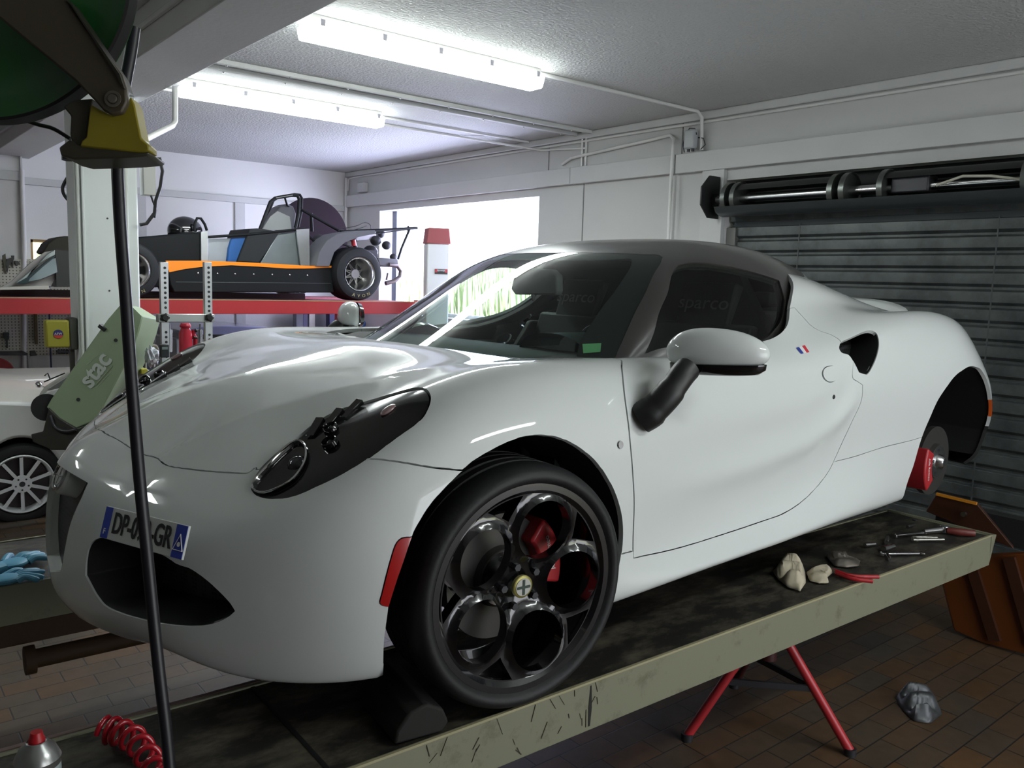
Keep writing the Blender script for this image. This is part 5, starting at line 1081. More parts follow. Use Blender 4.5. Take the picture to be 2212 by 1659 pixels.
# ================================================================ things behind the car
# ---------------- white column with its fittings
t = thing('support_column', 'white painted steel column under the ceiling beam', 'column', (.20, 3.55, FZ))
M_col = mat('column_white', (.74, .78, .76), .5, var=.05, vscale=3)
mb = MB(); mb.box(-.165, .165, -.13, .13, 0, 2.72); mb.build('shaft', M_col, t, bev=.012)
mb = MB(); mb.box(-.20, -.165, -.12, .10, 0, 2.72); mb.box(-.165, -.15, -.145, -.13, 0, 2.72); mb.build('flange', M_col, t, bev=.004)
mb = MB(); mb.cyl((.09, -.14, 0), (.09, -.14, 2.72), .012); mb.cyl((-.185, -.13, 0), (-.185, -.13, 2.72), .010); mb.build('cable_pipe', mat('column_pipe', (.6, .62, .58), .5), t)
mb = MB()
for z in (1.05, 1.50, 1.95): mb.cyl((-.02, -.131, z), (-.02, -.133, z), .006, n=8)
mb.build('rivet', M_dark, t)
p = AT(322, 385, 5.35)
t = thing('switch_box', 'grey electrical switch box on the right side of the column with black cables below', 'box', tuple(p))
mb = MB(); mb.box(-.045, .035, -.03, .05, -.11, .16); mb.build('housing', mat('switch_grey', (.50, .50, .47), .5), t, bev=.006)
mb = MB(); mb.tube([(.02, -.03, .12), (.06, -.03, .13), (.075, -.03, .05), (.06, -.03, -.05), (.03, -.03, -.14), (.02, -.03, -.22), (-.03, -.03, -.29), (-.07, -.03, -.30)], .011, 10); mb.tube([(0, -.03, -.11), (.03, -.03, -.2), (.02, -.03, -.25)], .006); mb.build('cable', M_black, t)
mb = MB(); mb.tube(crom([tuple(AT(x, y, 5.3)) for x, y in ((158, 366), (140, 395), (136, 410), (142, 425), (160, 444))], 5), .012); o = mb.build('cable_loop', M_black); tag(o, 'dark cable loop on the left edge of the column', 'cable')
# yellow control box
p = PL(160, 720, 1, 3.50); p[0] = .20-.20-.078
t = thing('control_box', 'yellow control box with a round red and blue emblem on the column', 'box', tuple(p), 0)
mb = MB(); mb.box(-.10, .03, -.05, .04, -.085, .085); bx = mb.build('housing', mat('dirty_yellow', (.33, .30, .03), .5), t, bev=.01)
mb = MB(); mb.box(.03, .075, -.052, .05, -.10, .10); mb.build('side_panel', mat('box_dark', (.05, .05, .04), .5), t, bev=.008)
q = frame((-.035, -.051, .0), (1, 0, 0), (0, 0, 1)); mb = MB(); mb.lathe([(0, .002), (.028, .002), (.028, 0)], 28, q); em = mb.build('round_emblem', mat('emblem_navy', (.03, .03, .16), .4), t)
mb = MB(); mb.add([tuple(q @ Vector((.0265*cos(a), .0265*sin(a), .003))) for a in np.linspace(radians(195), radians(345), 14)], [tuple(range(14))]); mb.build('emblem_lower', mat('emblem_red', (.5, .05, .03), .4), em)
textmesh('emblem_text', 'AFW', .020, mat('emblem_white', (.75, .75, .75), .4), q @ Matrix.Translation((0, .001, .0035)), em)
mb = MB(); mb.box(.035, .06, -.02, .01, -.32, -.10); mb.build('cable_duct', mat('box_dark2', (.05, .045, .04), .6), t)
# ---------------- red four-post lift and its mast
LY = 5.0; LZ = .775
t = thing('platform_lift', 'raised red platform lift carrying the racing car', 'car lift', (1.0, LY, 0))
M_lred = mat('lift_red', (.34, .022, .025), .4, var=.12, vscale=5)
mb = MB(); mb.box(-3.4, 2.55, 0, .06, LZ-.12, LZ+.005); mb.build('side_beam', M_lred, t, bev=.004)
mb = MB(); mb.box(-3.4, 2.50, .06, .62, LZ-.03, LZ); mb.build('runway', mat('lift_deck_red', (.22, .02, .03), .45, var=.2), t)
mb = MB(); mb.box(-3.4, 2.50, 1.35, 1.97, LZ-.12, LZ); mb.build('runway', mat('lift_deck_red', (.22, .02, .03), .45), t)
mb = MB(); mb.box(-3.4, 1.55, .63, .66, LZ-.06, LZ+.055); mb.build('inner_rail', mat('lift_maroon', (.05, .012, .014), .5), t)
mb = MB(); mb.box(-3.4, 2.55, -.003, .0, LZ+.001, LZ+.008); mb.build('worn_edge', mat('edge_ochre', (.42, .26, .13), .5), t)
mb = MB(); mb.box(2.52, 2.75, -.02, .12, LZ-.10, LZ+.02); mb.build('end_bracket', M_lred, t, bev=.01)
mb = MB(); mb.box(-3.4, -1.33, -.05, -.005, LZ-.035, LZ+.01); mb.build('folded_ramp', mat('ramp_grey', (.10, .10, .10), .5), t)
for x in (-3.3, 2.62):
    for y in (0.1, 1.9):
        if (x, y) != (2.62, .1): mb = MB(); mb.box(x-.06, x+.06, y-.06, y+.06, FZ, LZ-.1); mb.build('post', M_lred, t, bev=.005)
p = AT(941, 660, 8.5); mx, my = float(p[0]), float(p[1])
t = thing('lift_mast', 'pale lift mast with a red cap standing in front of the window', 'lift mast', (mx, my, FZ), radians(-22))
zt = float(AT(941, 528, 8.5)[2])-FZ
mb = MB(); mb.box(-.115, .115, -.09, .09, 0, zt); mb.build('mast', mat('mast_grey', (.62, .64, .62), .5, var=.05), t, bev=.012)
mb = MB(); mb.prism([(-.125, -.10, zt), (.125, -.10, zt), (.105, -.10, zt+.155), (-.105, -.10, zt+.155)], (0, .2, 0)); mb.build('cap', mat('mast_red', (.30, .07, .07), .5), t, bev=.008)
zl = float(AT(950, 587, 8.5)[2])-FZ
mb = MB(); mb.box(-.035, .095, -.094, -.090, zl-.026, zl+.026); pl = mb.build('name_plate', mat('plate_dark', (.03, .03, .03), .4), t)
for xa in (-.032, .068): mb = MB(); mb.box(xa, xa+.024, -.096, -.094, zl-.008, zl+.024); mb.build('red_field', mat('plate_red', (.45, .04, .05), .4), pl)
textmesh('maker_text', 'FEMMER', .024, mat('plate_text', (.8, .8, .8), .4), frame((.03, -.097, zl+.010), (1, 0, 0), (0, 0, 1)), pl)
# ---------------- formula racing car on the lift (surveyed on its near side plane)
RY = LY+.14
def r3(px, py, y=RY): return tuple(PL(px, py, 1, y))
def rprism(name, pts, y0, depth, m, par, bev=0, sm=True): mb = MB(); mb.prism([r3(a, b, y0) for a, b in pts], (0, depth, 0)); return mb.build(name, m, par, bev=bev, smooth=sm)
RC = thing('racing_car', 'black and orange single-seat racing car stripped of bodywork on the red lift', 'racing car', (0, 0, 0))
M_rb = mat('race_black', (.010, .011, .012), .5, spec=.15); M_rg = mat('race_grey', (.10, .10, .11), .5, spec=.3); M_or = mat('race_orange', (.85, .24, .01), .35)
Ry_ = Matrix.Rotation(radians(90), 4, 'X')
def rwheel(cx, cy, cz, r, w, mirror=False):
    mb = MB(); h = .0; mb.lathe([(r*.62, h-.01), (r*.66, h+.006), (r*.80, h+.008), (r*.93, h-.004), (r*.985, h-.03), (r, h-.06), (r, h-w+.05), (r*.985, h-w+.02), (r*.93, h-w), (r*.66, h-w), (r*.62, h-w+.015)], 72, Ry_)
    ty = mb.build('race_tyre', mat('race_tyre', (.012, .013, .015), .6, spec=.3), RC); ty.location = (cx, cy, cz+.004)
    mb = MB(); mb.lathe([(r*.65, -.002), (r*.63, .010), (r*.60, .004), (r*.56, -.02), (r*.54, -.09), (r*.44, -.13), (r*.40, -.145), (r*.42, -.16), (r*.60, -.16)], 64, Ry_); wr = mb.build('wheel_rim', M_steel, ty)
    mb = MB()
    for k in range(8):
        a = 2*pi*k/8; b = a+2*pi/16
        mb.bar((.035*cos(a), .105, .035*sin(a)), (r*.43*cos(b), .14, r*.43*sin(b)), .010); mb.bar((.035*cos(a), .105, .035*sin(a)), (r*.43*cos(a-2*pi/16), .14, r*.43*sin(a-2*pi/16)), .010)
    mb.cyl((0, .085, 0), (0, .15, 0), .045); mb.build('spokes', mat('wire_grey', (.25, .24, .23), .4, metal=.8), ty)
    mb = MB(); mb.lathe([(0, -.15), (r*.42, -.15)], 40, Ry_); mb.build('hub_face', M_dark, ty)
    for k, ch in enumerate('AVON'):
        a0 = radians(-90-24+k*15+5); rr1 = r*.82; textmesh('tyre_letter', ch, r*.17, mat('tyre_gold', (.30, .27, .12), .6), frame((rr1*cos(a0), -.0105, rr1*sin(a0)), (-sin(a0), 0, cos(a0)), (-cos(a0), 0, -sin(a0))), ty)
    return ty
cw_ = PL(777, 590, 1, RY-.1); rR = .262
rwheel(float(cw_[0]), RY-.10, LZ+rR+.003, rR, .30)
far_r = rwheel(float(cw_[0]), RY+1.35, LZ+rR+.003, rR, .30)
cf = PL(285, 590, 1, RY-.02)
rwheel(float(cf[0]), RY-.02, LZ+.235, .235, .22)
rprism('side_pod', [(358, 566), (440, 566), (560, 571), (715, 577), (722, 632), (376, 632), (368, 615)], RY-.02, .42, M_rb, RC, .01)
ob = MB(); up = [(358, 563), (438, 563), (520, 566), (600, 570), (660, 574), (716, 574)]; lo = [(716, 578), (660, 580), (620, 580), (560, 576), (500, 573), (440, 576), (400, 581), (366, 588)]
ob.prism([r3(a, b, RY-.030) for a, b in up+lo], (0, .012, 0)); ob.build('orange_stripe', M_or, RC)
mb = MB()
for x in (428, 470, 508, 548, 588, 626, 664): c = r3(x, 590+(x-428)*.02, RY-.024); mb.ell(c, .008, .004, .008, 8, 6)
mb.build('rivets', M_steel, RC)
mb = MB(); mb.bar(r3(380, 609, RY-.022), r3(715, 612, RY-.022), .006, .004); mb.build('lower_trim', mat('trim_dark_metal', (.12, .13, .13), .4, metal=.5), RC)
rprism('nose_body', [(300, 512), (418, 502), (434, 503), (434, 566), (360, 566), (372, 616), (300, 626), (225, 560), (255, 520)], RY+.12, .55, M_rb, RC, .015)
rprism('scuttle_panel', [(434, 500), (450, 499), (450, 568), (434, 568)], RY+.10, .58, M_alu, RC, .004)
rprism('aluminium_tub', [(450, 516), (540, 514), (505, 568), (450, 568)], RY+.16, .04, mat('bare_aluminium', (.58, .62, .66), .3, metal=.9, var=.15, vscale=8), RC)
rprism('blue_padding', [(500, 515), (545, 512), (520, 568), (490, 568), (494, 535)], RY+.13, .3, mat('blue_sheet', (.01, .09, .30), .5), RC, .01)
rprism('cockpit_side', [(540, 494), (556, 493), (606, 500), (560, 568), (512, 566), (530, 520)], RY+.10, .5, mat('seat_dark', (.022, .024, .025), .6, spec=.2), RC, .01)
rprism('fuel_cell_panel', [(598, 508), (668, 498), (670, 575), (560, 572)], RY+.12, .48, mat('bare_aluminium2', (.30, .34, .34), .35, metal=.8, var=.2, vscale=6), RC, .006)
rprism('bulkhead', [(640, 496), (668, 494), (669, 575), (650, 575)], RY+.08, .02, M_alu, RC)
mb = MB(); mb.tube([r3(450, 512, RY+.10), r3(540, 506, RY+.10), r3(660, 494, RY+.10)], .012); mb.build('top_rail', M_rb, RC)
# instrument cowl with its hoop
mb = MB(); c = r3(400, 500, RY+.35); mb.ell(c, .155, .12, .135, 24, 14); mb.build('dash_cowl', M_gloss, RC)
mb = MB(); mb.tube([r3(a, b, RY+.2) for a, b in ((420, 500), (421, 482), (426, 471), (434, 472), (442, 484), (447, 498))], .012); mb.build('dash_hoop', M_rb, RC)
# roll hoop, head support, screens
hoop = [(562, 494), (574, 462), (584, 436), (594, 428), (630, 422), (642, 423), (646, 430), (645, 460), (638, 492)]
mb = MB()
mb.tube([r3(a, b, RY+.25) for a, b in hoop], .016, 10); mb.tube([r3(a+6, b-2, RY+.62) for a, b in hoop], .014, 10)
mb.tube([r3(615, 426, RY+.25), r3(620, 442, RY+.3), r3(628, 448, RY+.4)], .010); mb.build('roll_hoop', M_rb, RC)
mb = MB(); mb.bar(r3(596, 427.5, RY+.23), r3(632, 421.5, RY+.23), .012, .008); mb.build('hoop_sleeve', M_steel, RC)
rprism('head_fairing', [(572, 496), (590, 470), (606, 446), (620, 440), (634, 446), (640, 462), (636, 496)], RY+.35, .2, M_rg, RC, .01)
rprism('clear_screen', [(566, 497), (584, 468), (600, 456), (626, 468), (630, 496)], RY+.28, .02, mat('cloudy_screen', (.30, .31, .30), .15), RC)
mb = MB(); q = Matrix.Rotation(radians(90), 4, 'X'); q.translation = Vector(r3(676, 512, RY+1.1)); mb.lathe([(0, 0), (.42, 0), (.42, -.03), (0, -.03)], 56, q); mb.build('engine_cover_dome', mat('dome_plum', (.020, .013, .018), .8, spec=.1), RC)
# engine and gearbox
mb = MB()
for (a, b, r_, yy) in ((690, 520, .07, .3), (700, 545, .08, .25), (812, 520, .06, .3), (835, 530, .05, .25), (822, 505, .05, .35), (800, 545, .08, .3), (760, 510, .06, .3), (738, 505, .05, .25), (850, 555, .04, .2)): mb.ell(r3(a, b, RY+yy), r_, r_, r_*.9, 12, 8)
mb.box(*(lambda p: (p[0]-.25, p[0]+.35, RY+.2, RY+.8, p[2]-.15, p[2]+.08))(r3(740, 555, RY+.3))); mb.build('engine', mat('engine_dark', (.035, .035, .04), .5, metal=.4), RC, bev=.004)
rprism('cam_cover', [(765, 498), (812, 500), (815, 516), (770, 522)], RY+.3, .14, mat('cam_silver', (.40, .40, .42), .35, metal=.7), RC, .01)
mb = MB()
for a, b, c in ((660, 470, .3), (700, 486, .3), (740, 500, .3)): pass
mb.tube([r3(650, 452, RY+.3), r3(735, 500, RY+.3)], .014); mb.tube([r3(655, 500, RY+.25), r3(700, 540, RY+.2)], .012); mb.tube([r3(672, 460, RY+.5), r3(674, 500, RY+.5)], .016)
mb.tube([r3(735, 500, RY+.2), r3(820, 497, RY+.2), r3(895, 493, RY+.2), r3(901, 493, RY+.2)], .014); mb.tube([r3(885, 495, RY+.2), r3(868, 535, RY+.2), r3(860, 560, RY+.2)], .012); mb.tube([r3(800, 506, RY+.3), r3(880, 496, RY+.3)], .006)
mb.tube([r3(882, 488, RY+.2), r3(882, 500, RY+.2)], .010); mb.build('rear_subframe', M_rb, RC)
mb = MB(); mb.tube([r3(833, 612, RY+.1), r3(850, 608, RY+.1), r3(864, 598, RY+.1), r3(866, 585, RY+.1), r3(858, 574, RY+.1), r3(840, 572, RY+.1)], .022, 12); mb.tube([r3(835, 605, RY+.1), r3(838, 590, RY+.1)], .010); mb.build('exhaust_loop', mat('exhaust_grey', (.14, .12, .12), .4, metal=.5), RC)
rprism('gearbox', [(815, 556), (860, 560), (862, 577), (820, 575)], RY+.1, .3, M_rg, RC, .01)
mb = MB(); mb.tube([r3(700, 580, RY), r3(780, 590, RY+.2)], .010); mb.tube([r3(720, 520, RY+.1), r3(790, 545, RY+.1), r3(825, 565, RY+.15)], .010); mb.cyl(r3(764, 520, RY+.1), r3(768, 535, RY+.1), .022)
mb.build('suspension_arm', M_dark, RC)
mb = MB(); mb.cyl(r3(763, 518, RY+.02), r3(765, 531, RY+.02), .024); mb.build('damper', M_red, RC)
mb = MB(); mb.tube(crom([r3(a, b, RY+.4) for a, b in ((740, 494), (770, 488), (788, 481), (800, 486), (802, 497))], 5), .004); mb.tube(crom([r3(a, b, RY+.4) for a, b in ((720, 490), (745, 500), (775, 494), (792, 488))], 5), .004); mb.build('loose_wires', M_black, RC)
# wheel arch panel
arch = [(683, 575), (690, 545), (706, 520), (730, 505), (770, 498), (810, 497), (812, 505), (775, 512), (745, 524), (722, 545), (712, 575)]
rprism('wheel_arch_panel', arch, RY-.06, .3, M_rg, RC, .004)
# covers lying over the nose end, seen left of the column
t = thing('grey_body_shell', 'grey fibreglass nose cover with dark edge on the lift left of the column', 'body panel', (0, 0, 0))
rprism('cover_panel', [(0, 622), (25, 608), (60, 573), (96, 545), (120, 540), (120, 600), (110, 618), (36, 624)], RY+.25, .03, mat('matt_grey', (.30, .29, .28), .6), t)
rprism('cover_edge', [(36, 611), (80, 574), (105, 548), (119, 540), (119, 551), (100, 560), (70, 584), (58, 602)], RY+.18, .05, mat('pale_edge', (.36, .42, .41), .35), t, .004)
rprism('cover_lip', [(36, 612), (58, 600), (90, 573), (119, 552), (119, 555), (92, 577), (64, 602), (60, 612)], RY+.16, .03, mat('teal_dark', (.01, .03, .035), .4), t)
rprism('blue_grey_panel', [(60, 600), (100, 566), (120, 557), (124, 588), (85, 604), (62, 608)], RY+.17, .02, mat('blue_grey_gloss', (.16, .21, .23), .2, coat=.5), t)
rprism('dark_hump', [(92, 545), (104, 525), (120, 514), (140, 510), (170, 510), (200, 520), (200, 560), (120, 545), (100, 550)], RY+.3, .3, mat('hump_dark', (.03, .027, .02), .6, spec=.2), t, .01)
rprism('dark_side', [(120, 540), (200, 545), (200, 620), (122, 620)], RY+.2, .2, M_black, t)
rprism('cover_base', [(0, 621), (105, 617), (108, 625), (0, 626)], RY+.1, .3, mat('base_pale', (.45, .45, .40), .6), t)
# ---------------- alignment gauge stand
gx = AT(400, 690, 4.4); GY = float(gx[1])
t = thing('wheel_alignment_stand', 'aluminium stand with two perforated uprights and black knobs behind the car', 'stand', (0, 0, 0))
for k, (xa, xb) in enumerate(((345, 361), (440, 455))):
    a = PL((xa+xb)/2, 566, 1, GY); b = PL((xa+xb)/2+2, 800, 1, GY); mb = MB(); mb.bar(tuple(a), (float(b[0]), GY, FZ), .040, .028, up=(0, 1, 0)); u = mb.build('upright', M_alu, t, bev=.002)
    mb = MB(); z = float(a[2])-.03; x = float(a[0])
    while z > .35:
        if not (.70 < z < .80): mb.cyl((x+.002, GY-.0145, z), (x+.002, GY-.0155, z), .007, n=10)
        z -= .0255
    mb.build('peg_holes', M_dark, u)
    c = PL((352, 448)[k]+4, 686, 1, GY-.05); mb = MB()
    q = frame(tuple(c), (1, 0, 0), (0, 0, 1)); mb.lathe([(0, .018), (.014, .018), (.019, .010), (.019, -.004), (.010, -.012), (.006, -.05)], 14, q)
    for j in range(5): mb.ell(tuple(np.array(c)+np.array([.016*cos(j*2*pi/5), -.005, .016*sin(j*2*pi/5)])), .008, .010, .008, 8, 6)
    mb.build('clamp_knob', M_black, t)
a = PL(339, 687, 1, GY-.02); b = PL(461, 687, 1, GY-.02); mb = MB(); mb.bar(tuple(a), tuple(b), .042, .040, up=(0, 1, 0)); mb.v = [(p[0], p[1], p[2]) for p in mb.v]; mb.build('crossbar', mat('crossbar_alu', (.45, .47, .45), .4, metal=.8), t, bev=.003)
mb = MB(); c = PL(400, 800, 1, GY); mb.box(float(c[0])-.2, float(c[0])+.2, GY-.15, GY+.15, FZ, FZ+.04); mb.build('base_plate', M_dark, t)
c = PL(355, 758, 1, GY-.06); mb = MB(); mb.box(float(c[0])-.022, float(c[0])+.022, GY-.07, GY-.045, float(c[2])-.034, float(c[2])+.034); o = mb.build('digital_gauge', mat('gauge_dark', (.02, .025, .025), .4), bev=.004); tag(o, 'small dark handheld meter with a pale display on the left upright of the stand', 'meter')
mb = MB(); mb.box(float(c[0])-.014, float(c[0])+.014, GY-.072, GY-.070, float(c[2])+.008, float(c[2])+.022); mb.build('display', mat('lcd', (.25, .32, .30), .3), o)
# chrome dampers hanging beside the uprights
for k, (px, lab) in enumerate(((367, 'chrome hanging cylinder right of the left upright of the stand'), (432, 'chrome hanging cylinder left of the right upright of the stand'))):
    a = PL(px, 700, 1, GY+.1); b = PL(px, 712, 1, GY+.1); d = PL(px, 760, 1, GY+.1); mb = MB(); mb.tube([tuple(a), tuple(b)], .004, 8); mb.tube([tuple(b), tuple(d)], .013, 14); o = mb.build('hanging_cylinder', M_steel); tag(o, lab, 'cylinder')
# red bottle jack behind
c = PL(401, 740, 1, GY+.25); c2 = PL(401, 698, 1, GY+.25); zz = float(c2[2])
mb = MB(); mb.lathe([(0, 0), (.024, 0), (.026, -.008), (.030, -.012), (.030, -.022), (.024, -.025), (.024, -.03), (.035, -.055), (.036, -.35), (.05, -.36), (.05, FZ-zz), (0, FZ-zz)], 28, Matrix.Translation((float(c[0]), GY+.25, zz))); o = mb.build('hydraulic_ram', mat('ram_red', (.45, .01, .03), .45)); tag(o, 'tall red hydraulic ram standing behind the aluminium stand', 'hydraulic ram')
c = PL(421, 735, 1, GY+.25); mb = MB(); mb.tube([tuple(PL(423, 760, 1, GY+.25)), tuple(PL(423, 732, 1, GY+.25)), tuple(PL(417, 722, 1, GY+.25)), tuple(PL(420, 714, 1, GY+.25))], [.016, .015, .013, .014], 12); o = mb.build('hydraulic_pump', mat('ram_red', (.45, .01, .03), .45)); tag(o, 'small red hand pump right of the tall red ram', 'pump')
mb = MB(); mb.ell(tuple(PL(423, 714, 1, GY+.24)), .010, .010, .010, 10, 8); mb.cyl(tuple(PL(418, 728, 1, GY+.23)), tuple(PL(426, 730, 1, GY+.23)), .006); mb.build('pump_valve', M_black, o)
# dark machine and clutter between column and stand
t = thing('floor_machine', 'dark workshop machine between the column and the aluminium stand', 'machine', (0, 0, 0))
def bprism(name, pts, y0, d, m, par, bev=0): mb = MB(); mb.prism([tuple(PL(a, b, 1, y0)) for a, b in pts], (0, d, 0)); return mb.build(name, m, par, bev=bev)
bprism('hood', [(306, 700), (314, 692), (328, 694), (335, 708), (338, 742), (330, 752), (312, 750), (305, 740)], 3.0, .22, mat('machine_dark', (.028, .028, .022), .6), t, .02)
bprism('base', [(304, 748), (340, 744), (348, 762), (330, 768), (310, 762)], 2.95, .3, mat('machine_tan', (.14, .12, .09), .6), t, .01)
bprism('body', [(306, 765), (345, 768), (345, 860), (300, 860)], 3.05, .3, mat('machine_navy', (.02, .025, .05), .6), t)
mb = MB(); mb.tube([tuple(PL(314, 712, 1, 2.9)), tuple(PL(316, 840, 1, 2.9))], .005); mb.build('rod', M_alu, t)
mb = MB(); random.seed(4)
c = PL(318, 790, 1, 2.85)
def crumple(center, rx, ry, rz, seed, n=2, amp=.35):
    bm = bmesh.new(); bmesh.ops.create_icosphere(bm, subdivisions=n+1, radius=1); rnd = random.Random(seed)
    for v in bm.verts:
        k = 1+rnd.uniform(-amp, amp); v.co = Vector((v.co.x*rx*k, v.co.y*ry*k, v.co.z*rz*k))+Vector(center)
    m = MB(); m.v = [tuple(v.co) for v in bm.verts]; m.f = [tuple(x.index for x in f.verts) for f in bm.faces]; bm.free(); return m
c = PL(328, 770, 1, 2.72)
o = crumple(c, .035, .04, .055, 3).build('crumpled_bag', mat('bag_white', (.55, .58, .62), .5), smooth=False); tag(o, 'crumpled white plastic bag hanging between the column and the stand', 'bag')
c = PL(335, 812, 1, 2.9); mb = MB(); mb.box(float(c[0])-.06, float(c[0])+.06, 3.12, 3.3, float(c[2])-.05, float(c[2])+.05); o = mb.build('white_carton', mat('carton', (.6, .62, .65), .6), bev=.004); tag(o, 'white carton low beside the column behind the far headlight', 'carton')
c = PL(322, 806, 1, 2.75); mb = MB(); mb.box(float(c[0])-.018, float(c[0])+.018, 2.84, 2.90, float(c[2])-.015, float(c[2])+.015); o = mb.build('yellow_tin', mat('tin_yellow', (.45, .42, .05), .5), bev=.003); tag(o, 'small yellow tin in the clutter beside the column', 'tin')
# ---------------- car parked far back: pale blue-grey roof under the red lift
t = thing('parked_car', 'pale blue-grey parked car behind the red lift, only its roof and dark window line showing', 'car', (0, 0, 0))
YB = 6.2
bprism('roof', [(395, 716), (430, 707), (480, 704), (560, 706), (620, 713), (680, 723), (700, 730), (395, 732)], YB, 1.0, mat('parked_blue', (.22, .23, .36), .3, coat=.6), t, .01)
bprism('window_line', [(395, 723), (560, 722), (640, 724), (660, 728), (395, 734)], YB-.01, .9, M_gloss, t)
bprism('door_side', [(380, 733), (720, 731), (760, 820), (380, 830)], YB-.02, 1.0, mat('parked_side', (.35, .38, .40), .35, coat=.5), t, .01)
# strip of stored panels near the corner
M_g1 = mat('panel_grey', (.20, .20, .24), .5)
for (x0, x1, col, lab) in ((640, 655, (.16, .16, .19), 'grey metal locker under the red lift, leftmost of the leaning strips'), (655, 665, (.08, .07, .14), 'dark blue board leaning beside the grey locker under the red lift'), (668, 681, (.55, .53, .48), 'cream board under the red lift beside a dark pipe'), (681, 704, (.10, .10, .11), 'dark round duct standing under the red lift'), (712, 734, (.07, .07, .16), 'navy blue board leaning under the red lift'), (736, 776, (.22, .23, .28), 'grey steel cabinet under the right end of the red lift')):
    o = bprism('leaning_board' if x1-x0 < 23 else 'steel_locker', [(x0, 660), (x1, 660), (x1, 800), (x0, 800)], 7.2, .1, mat('board_%d' % x0, col, .5), None, .004); tag(o, lab, 'locker' if x1-x0 >= 23 else 'board')
mb = MB(); c = PL(785, 700, 1, 6.9); mb.ell(tuple(c), .03, .03, .05, 12, 8); mb.bar(tuple(c+np.array([-.03, 0, .02])), tuple(c+np.array([-.03, 0, .12])), .015); o = mb.build('blue_spray_gun', mat('gun_blue', (.05, .12, .30), .4)); tag(o, 'small blue tool hanging on the wall right of the grey cabinet', 'tool')
# ---------------- pegboard, tools, red disc on the back wall, far left
PY = 7.30
t = thing('pegboard', 'cream perforated tool board on the back wall under the red lift', 'pegboard', (0, 0, 0))
def pegmat():
    m = mat('pegboard_cream', (.50, .49, .40), .6); nt = m.node_tree; b = nt.nodes['Principled BSDF']; tc = nt.nodes.new('ShaderNodeTexCoord'); sx = nt.nodes.new('ShaderNodeSeparateXYZ'); nt.links.new(tc.outputs['Object'], sx.inputs[0]); ds = []
    for ax in ('X', 'Z'):
        mu = nt.nodes.new('ShaderNodeMath'); mu.operation = 'MULTIPLY'; mu.inputs[1].default_value = 1/.03; fr2 = nt.nodes.new('ShaderNodeMath'); fr2.operation = 'FRACT'; sb = nt.nodes.new('ShaderNodeMath'); sb.operation = 'SUBTRACT'; sb.inputs[1].default_value = .5; pw = nt.nodes.new('ShaderNodeMath'); pw.operation = 'POWER'; pw.inputs[1].default_value = 2
        ab = nt.nodes.new('ShaderNodeMath'); ab.operation = 'ABSOLUTE'
        nt.links.new(sx.outputs[ax], mu.inputs[0]); nt.links.new(mu.outputs[0], fr2.inputs[0]); nt.links.new(fr2.outputs[0], sb.inputs[0]); nt.links.new(sb.outputs[0], ab.inputs[0]); nt.links.new(ab.outputs[0], pw.inputs[0]); ds.append(pw)
    ad = nt.nodes.new('ShaderNodeMath'); ad.operation = 'ADD'; nt.links.new(ds[0].outputs[0], ad.inputs[0]); nt.links.new(ds[1].outputs[0], ad.inputs[1])
    lt = nt.nodes.new('ShaderNodeMath'); lt.operation = 'LESS_THAN'; lt.inputs[1].default_value = .045; nt.links.new(ad.outputs[0], lt.inputs[0])
    mx = nt.nodes.new('ShaderNodeMix'); mx.data_type = 'RGBA'; mx.inputs[6].default_value = (.50, .49, .40, 1); mx.inputs[7].default_value = (.12, .11, .08, 1); nt.links.new(lt.outputs[0], mx.inputs[0]); nt.links.new(mx.outputs[2], b.inputs['Base Color']); return m
bprism('board', [(0, 560), (165, 560), (165, 768), (0, 768)], PY, .02, pegmat(), t)
TL = [('hand_saw', [(5, 552), (12, 548), (15, 580), (12, 592), (8, 575)], 'olive handled saw hanging on the wall, far left', (.06, .06, .03)),
      ('pipe_wrench', [(14, 560), (26, 556), (28, 566), (20, 570), (16, 590), (12, 575)], 'dark pipe wrench next to the saw, far left', (.03, .03, .025)),
      ('hammer', [(24, 552), (31, 552), (31, 560), (29, 562), (29, 578), (26, 578), (26, 560)], 'dark hammer hanging on the wall above the grey cover', (.035, .035, .03)),
      ('tin_snips', [(32, 563), (40, 564), (44, 570), (36, 575), (33, 570)], 'small snips hanging right of the hammer', (.04, .04, .035)),
      ('grease_gun', [(8, 718), (20, 718), (20, 732), (17, 735), (17, 752), (14, 752), (13, 735), (8, 730)], 'dark grease gun hanging on the tool board, far left', (.04, .05, .04)),
      ('wooden_lath', [(72, 640), (80, 640), (82, 744), (76, 744)], 'brown wooden stick hanging on the tool board', (.10, .07, .02)),
      ('bench_vice', [(66, 758), (76, 757), (80, 768), (66, 769)], 'small dark vice at the foot of the tool board', (.05, .05, .05))]
for nm, pts, lab, c in TL:
    o = bprism(nm, pts, PY-.03, .02, mat(nm+'_m', c, .5), None, .002); tag(o, lab, 'tool')
o = bprism('socket_rack', [(123, 757), (163, 757), (163, 762), (123, 762)], PY-.05, .04, M_dark, None); tag(o, 'dark rack of small tools below the yellow control box', 'tool rack')
for k in range(7):
    mb = MB(); c = PL(127+k*6, 754, 1, PY-.04); mb.cyl(tuple(c), tuple(c-np.array([0, 0, .05])), .010, n=10); mb.build('socket', M_dark, o)
mb = MB(); mb.tube([tuple(PL(106, 560, 1, PY-.05)), tuple(PL(107, 700, 1, PY-.05)), tuple(PL(111, 806, 1, PY-.05))], .008); o = mb.build('hanging_hose', mat('hose_indigo', (.02, .02, .09), .5)); tag(o, 'thin dark blue hose hanging in front of the tool board', 'hose')
o = bprism('worktop', [(0, 764), (60, 763), (60, 768), (0, 768)], 7.0, .3, M_dark, None); tag(o, 'dark narrow shelf under the tool board, far left', 'shelf')
